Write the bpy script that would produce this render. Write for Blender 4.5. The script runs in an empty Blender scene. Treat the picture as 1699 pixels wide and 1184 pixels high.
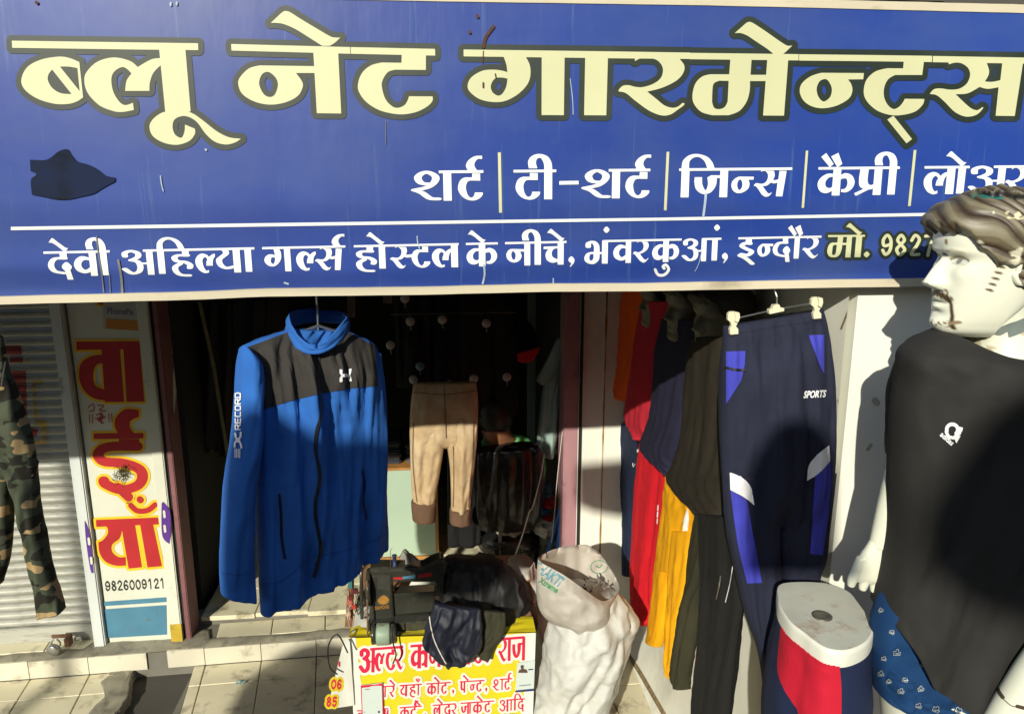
import bpy, bmesh, math, random
import numpy as np
from mathutils import Vector, Matrix, noise
from mathutils.bvhtree import BVHTree
random.seed(7); np.random.seed(7); noise.seed_set(7)
R = math.radians
scene = bpy.context.scene
COL = scene.collection

# ---------------------------------------------------------------- camera
CAM_H = 2.45; FPX = 1250.0; CX, CY = 849.5, 592.0; PITCH = R(12.5); YAW = R(6)
cd = bpy.data.cameras.new('camera'); cam = bpy.data.objects.new('camera', cd); COL.objects.link(cam)
cd.sensor_width = 36.0; cd.lens = 36.0*FPX/1699.0; cd.clip_start = .02; cd.clip_end = 500
cam.location = (0, 0, CAM_H); cam.rotation_euler = (R(90)-PITCH, 0, -YAW)
scene.camera = cam

# ---------------------------------------------------------------- sky, sun, exposure
SUN_TRAVEL = Vector((0.40, 1.0, -0.50)).normalized()
to_sun = -SUN_TRAVEL
wd = bpy.data.worlds.new('World'); scene.world = wd; wd.use_nodes = True
nt = wd.node_tree; bg = nt.nodes['Background']
sky = nt.nodes.new('ShaderNodeTexSky'); sky.sky_type = 'NISHITA'; sky.sun_disc = False
sky.sun_elevation = math.asin(to_sun.z); sky.sun_rotation = math.atan2(to_sun.x, to_sun.y)
nt.links.new(sky.outputs[0], bg.inputs[0]); bg.inputs[1].default_value = 0.125
sd = bpy.data.lights.new('sun', 'SUN'); sd.energy = 5.0; sd.angle = R(0.55); sd.color = (1.0, .95, .80)
sun = bpy.data.objects.new('sun', sd); COL.objects.link(sun); sun.location = (-1, -6, 6)
sun.rotation_euler = SUN_TRAVEL.to_track_quat('-Z', 'Y').to_euler()
scene.view_settings.view_transform = 'Standard'; scene.view_settings.look = 'None'
scene.view_settings.exposure = 0.02; scene.view_settings.gamma = 1.0; scene.view_settings.use_curve_mapping = False

# ---------------------------------------------------------------- where a ray of the view meets a real plane
def ray(px, py):
    u = (px-CX)/FPX; v = (py-CY)/FPX
    f = math.cos(PITCH)-v*math.sin(PITCH); z = -math.sin(PITCH)-v*math.cos(PITCH)
    return Vector((u*math.cos(YAW)+f*math.sin(YAW), -u*math.sin(YAW)+f*math.cos(YAW), z))
ORG = Vector((0, 0, CAM_H))
def atY(px, py, Y): d = ray(px, py); return ORG+d*(Y/d.y)
def atX(px, py, X): d = ray(px, py); return ORG+d*(X/d.x)
def atZ(px, py, Z=0.0): d = ray(px, py); return ORG+d*((Z-CAM_H)/d.z)
def onY(Y): return lambda x, y: atY(x, y, Y)
def onX(X): return lambda x, y: atX(x, y, X)

# ---------------------------------------------------------------- objects
WO = {}
def tag(o, label=None, cat=None, group=None, kind=None):
    if label: o['label'] = label
    if cat: o['category'] = cat
    if group: o['group'] = group
    if kind: o['kind'] = kind
    return o
def thing(name, label, cat, at=(0, 0, 0), group=None):
    o = bpy.data.objects.new(name, None); COL.objects.link(o); o.location = at; o.empty_display_size = .1
    WO[o.name] = Vector(at); return tag(o, label, cat, group)
def mk(name, verts, faces, mat, parent=None, smooth=False, mats=None, fmat=None, colors=None):
    verts = [Vector(v) for v in verts]
    if parent is not None: w = WO[parent.name].copy()
    else:
        lo = [min(v[i] for v in verts) for i in range(3)]; hi = [max(v[i] for v in verts) for i in range(3)]
        w = Vector(((lo[0]+hi[0])/2, (lo[1]+hi[1])/2, lo[2]))
    me = bpy.data.meshes.new(name); me.from_pydata([tuple(v-w) for v in verts], [], faces)
    for m in (mats or [mat]): me.materials.append(m)
    if fmat: me.polygons.foreach_set('material_index', fmat)
    if smooth: me.polygons.foreach_set('use_smooth', [True]*len(me.polygons))
    if colors is not None:
        at = me.color_attributes.new('paint', 'FLOAT_COLOR', 'POINT')
        at.data.foreach_set('color', np.asarray(colors, dtype=np.float32).ravel())
    me.update()
    o = bpy.data.objects.new(name, me); COL.objects.link(o)
    if parent is not None: o.parent = parent; o.location = (0, 0, 0)
    else: o.location = w
    WO[o.name] = w
    return o
class Geo:
    def __init__(s): s.v = []; s.f = []
    def add(s, v, f):
        b = len(s.v); s.v += [Vector(a) for a in v]; s.f += [tuple(i+b for i in q) for q in f]; return s
    def box(s, lo, hi, bev=0.0, rot=None, at=None):
        lo = Vector(lo); hi = Vector(hi)
        if bev > 0:
            bm = bmesh.new(); bmesh.ops.create_cube(bm, size=1)
            c = (lo+hi)/2; d = hi-lo
            for v in bm.verts: v.co = Vector((v.co.x*d.x, v.co.y*d.y, v.co.z*d.z))
            bmesh.ops.bevel(bm, geom=bm.edges[:], offset=min(bev, min(abs(d.x), abs(d.y), abs(d.z))*.4), segments=2, affect='EDGES')
            bm.verts.index_update()
            V = [v.co.copy() for v in bm.verts]; Fc = [tuple(v.index for v in f.verts) for f in bm.faces]; bm.free()
        else:
            c = (lo+hi)/2; d = (hi-lo)/2
            V = [Vector((x*d.x, y*d.y, z*d.z)) for x in (-1, 1) for y in (-1, 1) for z in (-1, 1)]
            Fc = [(0, 1, 3, 2), (4, 6, 7, 5), (0, 4, 5, 1), (2, 3, 7, 6), (0, 2, 6, 4), (1, 5, 7, 3)]
        if rot is not None: V = [rot @ v for v in V]
        return s.add([v+c for v in V], Fc)
    def tube(s, pts, r, n=8, caps=True):
        pts = [Vector(p) for p in pts]; rs = r if isinstance(r, (list, tuple)) else [r]*len(pts)
        V = []; Fc = []; up = None
        for i, p in enumerate(pts):
            d = (pts[min(i+1, len(pts)-1)]-pts[max(i-1, 0)]).normalized()
            if up is None: up = d.orthogonal().normalized()
            up = (up-d*up.dot(d)); up = up.normalized() if up.length > 1e-6 else d.orthogonal().normalized()
            w = d.cross(up)
            for k in range(n):
                a = 2*math.pi*k/n; V.append(p+(up*math.cos(a)+w*math.sin(a))*rs[i])
        for i in range(len(pts)-1):
            for k in range(n): Fc.append((i*n+k, i*n+(k+1) % n, (i+1)*n+(k+1) % n, (i+1)*n+k))
        if caps: Fc.append(tuple(range(n-1, -1, -1))); Fc.append(tuple((len(pts)-1)*n+k for k in range(n)))
        return s.add(V, Fc)
    def prism(s, pts, depth):
        """closed outline of 3D points pushed back by the vector depth"""
        pts = [Vector(p) for p in pts]; n = len(pts); d = Vector(depth)
        return s.add(pts+[p+d for p in pts], [tuple(range(n)), tuple(range(2*n-1, n-1, -1))]+[(i, i+n, (i+1) % n+n, (i+1) % n) for i in range(n)])
    def lathe(s, base, axis, prof, n=20):
        base = Vector(base); axis = Vector(axis).normalized(); u = axis.orthogonal().normalized(); w = axis.cross(u)
        V = []; Fc = []
        for r, h in prof:
            for k in range(n):
                a = 2*math.pi*k/n; V.append(base+axis*h+(u*math.cos(a)+w*math.sin(a))*max(r, 1e-4))
        for i in range(len(prof)-1):
            for k in range(n): Fc.append((i*n+k, i*n+(k+1) % n, (i+1)*n+(k+1) % n, (i+1)*n+k))
        Fc.append(tuple(range(n-1, -1, -1))); Fc.append(tuple((len(prof)-1)*n+k for k in range(n)))
        return s.add(V, Fc)
    def mk(s, name, mat, parent=None, smooth=False): return mk(name, s.v, s.f, mat, parent, smooth)
def outline(s, pm): return [pm(x, y) for x, y in catmull(parse(s))]
def interp(vals, t):
    """catmull through a list of tuples at t in 0..1"""
    n = len(vals)-1; x = min(max(t, 0), 1)*n; i = min(int(x), n-1); u = x-i
    p0 = vals[max(i-1, 0)]; p1 = vals[i]; p2 = vals[i+1]; p3 = vals[min(i+2, n)]
    return [0.5*(2*b+(-a+c)*u+(2*a-5*b+4*c-d)*u*u+(-a+3*b-3*c+d)*u**3) for a, b, c, d in zip(p0, p1, p2, p3)]
def linterp(tab, x):
    if x <= tab[0][0]: return tab[0][1]
    for (a, fa), (b, fb) in zip(tab[:-1], tab[1:]):
        if x <= b:
            i = [q[0] for q in tab].index(a)
            sl = lambda j: (tab[j+1][1]-tab[j][1])/(tab[j+1][0]-tab[j][0])
            m0 = (sl(i-1)+sl(i))/2 if i > 0 else sl(i); m1 = (sl(i)+sl(i+1))/2 if i < len(tab)-2 else sl(i)
            h = b-a; t = (x-a)/h; return (2*t**3-3*t*t+1)*fa+(t**3-2*t*t+t)*h*m0+(3*t*t-2*t**3)*fb+(t**3-t*t)*h*m1
    return tab[-1][1]
def cloth(rows, pm, thick, nrow=60, n=56, fold=.006, foldk=9, seed=0, normal=None, power=.75, closed=(True, True), sag=None, wr=.003, ridge=0.0, rk=9.0):
    """hanging cloth: rows (x-left, y-left, x-right, y-right) give its two edges on the plane pm; a full tube of real thickness.
    pm(x, y) -> point. thick: number or list (per row)."""
    V = []; F = []
    ths = thick if isinstance(thick, (list, tuple)) else [thick]*len(rows)
    rr = [tuple(r)+(t,) for r, t in zip(rows, ths)]
    for i in range(nrow+1):
        t = i/nrow; xl, yl, xr, yr, th = interp(rr, t)
        A = pm(xl, yl); B = pm(xr, yr); c = (A+B)/2; h = (B-A)/2; W_ = h.length
        nrm = Vector(normal).normalized() if normal else Vector((h.y, -h.x, 0)).normalized()
        for k in range(n):
            a = 2*math.pi*k/n; ca, sa = math.cos(a), math.sin(a)
            sa2 = math.copysign(abs(sa)**power, sa)
            p = c+h*ca+nrm*th*sa2
            q = noise.noise(Vector((ca*foldk*W_*3+seed*7.1, t*1.6+seed, sa*.6)))
            q2 = noise.noise(Vector((ca*foldk*W_*7+t*3+seed*3.3, t*6+seed*2, sa)))
            q3 = noise.noise(p*38+Vector((seed, 0, 0)))
            env = .35+.65*min(1, t*2.2)
            p = p+nrm*(math.copysign(1, sa) if abs(sa) > .05 else 0)*abs(sa)**.5*(q*fold*2*env+q2*fold*.8+q3*wr)
            if ridge:
                rg = 1-abs(noise.noise(p*rk+Vector((seed, 1, 2))))*3.2; r2_ = 1-abs(noise.noise(p*rk*2.3+Vector((seed, 5, 2))))*3.2
                p = p+((p-c).normalized() if (p-c).length > 1e-5 else nrm)*ridge*(rg*.75+r2_*.4)
            if sag: p = p+Vector((0, 0, -1))*sag*max(0, sa)*max(0, (t-.6)/.4)
            V.append(p)
    for i in range(nrow):
        for k in range(n): F.append((i*n+k, i*n+(k+1) % n, (i+1)*n+(k+1) % n, (i+1)*n+k))
    if closed[0]: F.append(tuple(range(n-1, -1, -1)))
    if closed[1]: F.append(tuple(nrow*n+k for k in range(n)))
    return V, F
def cloth_obj(name, mat, parent, *a, **k):
    V, F = cloth(*a, **k); return mk(name, V, F, mat, parent, True)
def bvh_of(*objs):
    V = []; F = []
    for o in objs:
        b = len(V); w = WO[o.name]
        V += [v.co+w for v in o.data.vertices]; F += [tuple(i+b for i in p.vertices) for p in o.data.polygons]
    return BVHTree.FromPolygons(V, F)
def flat_print(name, prims, pm, mat, parent, grow=0.0, step=.6, merge=True):
    """a printed shape as thin sheet on the surface pm"""
    P = march(*field(prims, step, grow), merge=merge)
    V = []; F = []; idx = {}
    for poly in P:
        q = []
        for x, y in poly:
            key = (round(x, 3), round(y, 3))
            if key not in idx: idx[key] = len(V); V.append(pm(x, y))
            q.append(idx[key])
        q2 = [a for j, a in enumerate(q) if a != q[j-1]]
        if len(q2) > 2: F.append(tuple(q2))
    return mk(name, V, F, mat, parent, not merge)
def surf_print(name, prims, bvh, lift, mat, parent, grow=0.0, step=1.2):
    """print lying on a curved surface"""
    P = march(*field(prims, step, grow), merge=False)
    V = []; F = []; idx = {}
    for poly in P:
        q = []; ok = True
        for x, y in poly:
            key = (round(x, 2), round(y, 2))
            if key not in idx:
                d = ray(x, y).normalized(); hit = bvh.ray_cast(ORG, d, 30)
                if hit[0] is None: idx[key] = -1
                else:
                    nn = hit[1] if hit[1].dot(d) < 0 else -hit[1]
                    idx[key] = len(V); V.append(hit[0]-d*lift+nn*lift*.3)
            if idx[key] < 0: ok = False
            q.append(idx[key])
        if ok:
            q2 = [a for j, a in enumerate(q) if a != q[j-1]]
            if len(q2) > 2: F.append(tuple(q2))
    if not F: return None
    return mk(name, V, F, mat, parent, True)
def PL(s, allc=False): return ('poly', [catmull(parse(s, allc))])
def PQ(s): return ('poly', [catmull(parse(s, True))])
def ST(s, rx, ry=None): return ('nib', catmull(parse(s), False, 5), rx, ry or rx)
def sc(prims, s, ox, oy):
    out = []
    for p in prims:
        if p[0] == 'poly': out.append(('poly', [[(ox+x/s, oy+y/s) for x, y in c] for c in p[1]]))
        else: out.append(('nib', [(ox+x/s, oy+y/s) for x, y in p[1]], p[2]/s, p[3]/s))
    return out
def latin(text, x, y, h, ang=0.0, shear=0.0, bold=0.0, wide=1.0):
    """Latin words as polygons (outline from the built-in font), baseline start at (x, y)"""
    cu = bpy.data.curves.new('t', 'FONT'); cu.body = text; cu.size = 1; cu.offset = bold; cu.resolution_u = 3
    ob = bpy.data.objects.new('t', cu); COL.objects.link(ob); me = ob.to_mesh()
    ca, sa = math.cos(ang), math.sin(ang); polys = []
    for p in me.polygons:
        c = []
        for i in p.vertices:
            v = me.vertices[i].co; a = (v.x*wide+v.y*shear)*h/.72; b = -v.y*h/.72
            c.append((x+a*ca-b*sa, y+a*sa+b*ca))
        polys.append(c)
    ob.to_mesh_clear(); bpy.data.objects.remove(ob); bpy.data.curves.remove(cu)
    return polys
def word_mesh(name, polys, pm, mat, parent):
    V = []; F = []
    for c in polys:
        b = len(V); pts = [pm(x, y) for x, y in c]
        if any(p is None for p in pts): continue
        V += pts; F.append(tuple(range(b, b+len(c))))
    return mk(name, V, F, mat, parent) if F else None
def on_surface(bvh, lift):
    def f(x, y):
        d = ray(x, y).normalized(); h = bvh.ray_cast(ORG, d, 30)
        return None if h[0] is None else h[0]-d*lift
    return f

# ---------------------------------------------------------------- materials
MATS = {}
def mat(name, color, rough=.8, var=.12, vscale=6.0, bump=.0, bscale=60.0, metal=0.0, dirt=None, dscale=3.0, dth=(.55, .75), sheen=0.0,
        spec=.5, paint=False, coord='Object', stretch=None, weave=0.0, bd=.002, coat=0.0):
    if name in MATS: return MATS[name]
    m = bpy.data.materials.new(name); m.use_nodes = True; t = m.node_tree; N = t.nodes; L = t.links
    b = N['Principled BSDF']; b.inputs['Roughness'].default_value = rough; b.inputs['Metallic'].default_value = metal
    b.inputs['Specular IOR Level'].default_value = spec; b.inputs['Sheen Weight'].default_value = sheen; b.inputs['Coat Weight'].default_value = coat
    tc = N.new('ShaderNodeTexCoord'); mp = N.new('ShaderNodeMapping'); L.new(tc.outputs[coord], mp.inputs[0])
    if stretch: mp.inputs['Scale'].default_value = stretch
    base = N.new('ShaderNodeRGB'); base.outputs[0].default_value = (*color, 1); cur = base.outputs[0]
    if paint:
        at = N.new('ShaderNodeAttribute'); at.attribute_name = 'paint'; cur = at.outputs['Color']
    if var > 0:
        n1 = N.new('ShaderNodeTexNoise'); n1.inputs['Scale'].default_value = vscale; n1.inputs['Detail'].default_value = 6; L.new(mp.outputs[0], n1.inputs[0])
        mr = N.new('ShaderNodeMapRange'); mr.inputs[1].default_value = .3; mr.inputs[2].default_value = .7
        mr.inputs[3].default_value = 1-var; mr.inputs[4].default_value = 1+var; L.new(n1.outputs[0], mr.inputs[0])
        mx = N.new('ShaderNodeVectorMath'); mx.operation = 'SCALE'; L.new(cur, mx.inputs[0]); L.new(mr.outputs[0], mx.inputs['Scale']); cur = mx.outputs[0]
    if dirt:
        n2 = N.new('ShaderNodeTexNoise'); n2.inputs['Scale'].default_value = dscale; n2.inputs['Detail'].default_value = 9; n2.inputs['Roughness'].default_value = .65
        L.new(mp.outputs[0], n2.inputs[0])
        r2 = N.new('ShaderNodeMapRange'); r2.inputs[1].default_value = dth[0]; r2.inputs[2].default_value = dth[1]; L.new(n2.outputs[0], r2.inputs[0])
        m2 = N.new('ShaderNodeMix'); m2.data_type = 'RGBA'; L.new(r2.outputs[0], m2.inputs[0]); L.new(cur, m2.inputs[6]); m2.inputs[7].default_value = (*dirt, 1); cur = m2.outputs[2]
    L.new(cur, b.inputs['Base Color'])
    if bump > 0 or weave > 0:
        n3 = N.new('ShaderNodeTexNoise'); n3.inputs['Scale'].default_value = bscale; n3.inputs['Detail'].default_value = 5; L.new(mp.outputs[0], n3.inputs[0])
        bp = N.new('ShaderNodeBump'); bp.inputs['Strength'].default_value = bump; bp.inputs['Distance'].default_value = bd; L.new(n3.outputs[0], bp.inputs['Height'])
        if weave > 0:
            w = N.new('ShaderNodeTexWave'); w.inputs['Scale'].default_value = 260; w.inputs['Distortion'].default_value = 1.2; L.new(tc.outputs['Object'], w.inputs[0])
            b2 = N.new('ShaderNodeBump'); b2.inputs['Strength'].default_value = weave; b2.inputs['Distance'].default_value = .0008; L.new(w.outputs[0], b2.inputs['Height']); L.new(bp.outputs[0], b2.inputs['Normal'])
            L.new(b2.outputs[0], b.inputs['Normal'])
        else: L.new(bp.outputs[0], b.inputs['Normal'])
    MATS[name] = m; return m
def fabric(name, c, rough=.85, **k): return mat(name, c, rough, var=k.pop('var', .10), vscale=9, bump=.25, bscale=22, bd=.006, weave=.25, sheen=.0, spec=.25, **k)
# ---------------------------------------------------------------- lettering as shapes
def catmull(pts, closed=True, n=7):
    """pts: (x,y) smooth or (x,y,1) corner"""
    N = len(pts); out = []
    rng = range(N if closed else N-1)
    for i in rng:
        p1 = pts[i]; p2 = pts[(i+1) % N]
        p0 = p1 if (len(p1) > 2 or (not closed and i == 0)) else pts[(i-1) % N]
        p3 = p2 if (len(p2) > 2 or (not closed and i == N-2)) else pts[(i+2) % N]
        if len(p1) > 2 and len(p2) > 2:
            out.append((p1[0], p1[1])); continue
        for k in range(n):
            t = k/n; t2 = t*t; t3 = t2*t
            out.append(tuple(0.5*((2*p1[j])+(-p0[j]+p2[j])*t+(2*p0[j]-5*p1[j]+4*p2[j]-p3[j])*t2+(-p0[j]+3*p1[j]-3*p2[j]+p3[j])*t3) for j in (0, 1)))
    if not closed: out.append((pts[-1][0], pts[-1][1]))
    return out

def parse(s, allc=False):
    r = []
    for tok in s.split():
        c = tok.endswith('!'); x, y = tok.rstrip('!').split(',')
        r.append((float(x), float(y), 1) if (c or allc) else (float(x), float(y)))
    return r

# glyph primitives, traced in their own frame: (x0, headline y, baseline y, prims)
# prim: ('P', outline, hole, hole..)  ('Q', all-corner outline)  ('S', pen stroke, weight)
def box(x0, y0, x1, y1): return ('Q', '%g,%g %g,%g %g,%g %g,%g' % (x0, y0, x1, y0, x1, y1, x0, y1))
T_P = ('P', '1172,355! 1330,357! 1330,460! 1130,458! 1080,475 1045,530 1043,580 1065,650 1105,695 1145,708 1190,690 1212,655 1219,632! 1374,633! 1372,665 1330,705 1250,740 1150,750 1030,725 940,670 890,600 887,540 915,475 970,430 1040,411! 1170,413!')
L_P = ('P', '903,441! 850,400 745,378 640,405 570,470 553,530 575,610 650,690 740,728 800,735 877,722! 872,675! 820,690 780,665 742,600 730,520 750,470 800,441 835,455 862,483! 830,530 820,597! 980,597! 982,545 1005,480 1054,428! 1054,382! 1000,388 945,415')
N_P = ('P', '600,435! 240,430! 170,450 110,510 101,560 130,620 210,668 310,687 410,672 490,630 523,570 515,530 478,480! 602,480!', '298,473 345,510 360,560 340,620 305,637 265,615 237,550 255,490')
E_P = ('P', '312,152! 345,122 385,85 408,74 440,82 500,120 600,180 700,238 740,248 770,247! 735,280 700,302! 650,302! 600,270 480,195 400,160 350,152')
R_P = ('P', '1198,380! 1199,402! 1240,382 1290,380 1350,400 1382,450 1370,510 1320,550 1250,572 1200,570 1160,560 1125,562 1100,580 1090,600! 1140,612 1200,660 1290,725 1370,757 1430,752 1480,720 1520,690 1522,677! 1510,676! 1480,700 1440,707 1390,690 1340,650 1280,602! 1380,575 1470,530 1515,480 1522,430 1485,380!')
G_P = ('P', '335,365! 480,368! 510,430 513,500 490,560 430,620 350,662 270,670 180,650 115,600 103,555 130,505 200,465 275,458 330,465 363,475! 355,420', '290,512 330,510 364,517! 355,570 330,615 300,628 265,605 254,570 265,535')
M_P = ('P', '373,445! 533,447! 525,567! 645,567! 643,614! 521,614! 518,690 495,770 440,840 360,872! 235,872! 150,845 95,780 87,710 110,630 160,580 220,563! 364,563!', '360,613! 290,611! 250,630 238,670 234,770! 250,815 290,826 330,810 352,770!')
NH_P = ('P', '508,545! 190,543! 110,570 45,625 32,690 65,755 130,795 210,806 310,785 395,735 422,680 415,630 390,592! 503,591!', '225,590 255,620 270,670 255,725 208,756 170,720 157,660 180,605')
TE_P = ('P', '805,450! 955,455! 942,559! 740,559! 690,590 660,650 658,720 685,780 728,812 770,795 800,760 812,736! 959,737! 945,780 890,830 800,855 710,857 610,825 535,760 507,690 525,600 590,535 680,509! 800,510!')
SA_P = ('P', '1138,460! 1139,480! 1190,467 1240,475 1285,510 1298,560 1275,620 1220,660 1150,668 1080,659 1030,665 997,700! 1050,710 1110,760 1180,830 1250,865 1310,866 1360,845 1398,802! 1388,798! 1365,815 1340,820 1290,795 1190,702! 1280,695 1368,648! 1430,662 1510,650! 1488,862! 1630,864! 1692,468! 1538,466! 1523,598! 1460,610 1408,607! 1435,560 1438,520 1420,466!')
B_P = ('P', '520,408! 450,380 380,373 270,392 180,440 140,520 160,585 240,645 350,680 440,683 500,668 545,640!', '342,457! 318,490 315,530 345,580 400,612 470,618!', '393,438! 450,438 508,448! 523,600!')
UU_P = ('P', '1100,728! 1050,745 1000,785 980,830 1000,890 1070,935 1160,950 1240,925 1277,880 1278,845! 1212,817! 1210,860 1190,903 1150,885 1132,840 1140,790 1180,765 1230,765 1290,800 1350,880 1410,930 1480,948 1540,935 1580,910! 1500,900 1420,860 1330,790 1270,748 1220,728!')
# the big line, (offset, scale, prims) per letter, straight from the sign
BIG = [((0, 0), 3.951, [('Q', '77,268 870,279 870,326 80,315'), B_P]),
       ((0, 0), 3.951, [('Q', '870,279 1298,285 1300,330 870,326'), L_P, ('Q', '1043,320 1215,320 1250,732 1083,731'), UU_P]),
       ((370, 0), 3.951, [('Q', '53,290 834,310 834,354 56,333'), E_P, N_P, ('Q', '592,340 755,345 775,745 615,743')]),
       ((370, 0), 3.951, [('Q', '838,310 1390,322 1391,366 838,354'), T_P]),
       ((750, 0), 3.951, [('Q', '76,326 800,335 800,380 76,371'), G_P, ('Q', '588,370 738,372 733,756 587,755')]),
       ((750, 0), 3.951, [('Q', '800,335 1100,339 1100,384 800,380'), ('Q', '873,375 1022,377 1011,757 866,756')]),
       ((750, 0), 3.951, [('Q', '1100,339 1560,346 1560,388 1100,384'), R_P]),
       ((1130, 0), 4.5552, [('Q', '66,401 888,411 888,458 66,449'), M_P, ('Q', '652,448 810,450 778,875 620,874'), ('P', '405,252! 440,222 490,178 512,168 540,174 620,225 720,295 780,335 810,348 842,345! 800,385 770,411! 700,411! 650,370 560,310 500,270 450,252')]),
       ((1320, 0), 4.4828, [('Q', '26,405 560,411 560,457 26,452'), NH_P]),
       ((1320, 0), 4.4828, [('Q', '560,411 1015,417 1015,463 560,457'), TE_P, ('Q', '682,890 728,862 866,1035 825,1067')]),
       ((1320, 0), 4.4828, [('Q', '1021,418 1900,433 1900,478 1021,464'), SA_P])]
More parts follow.
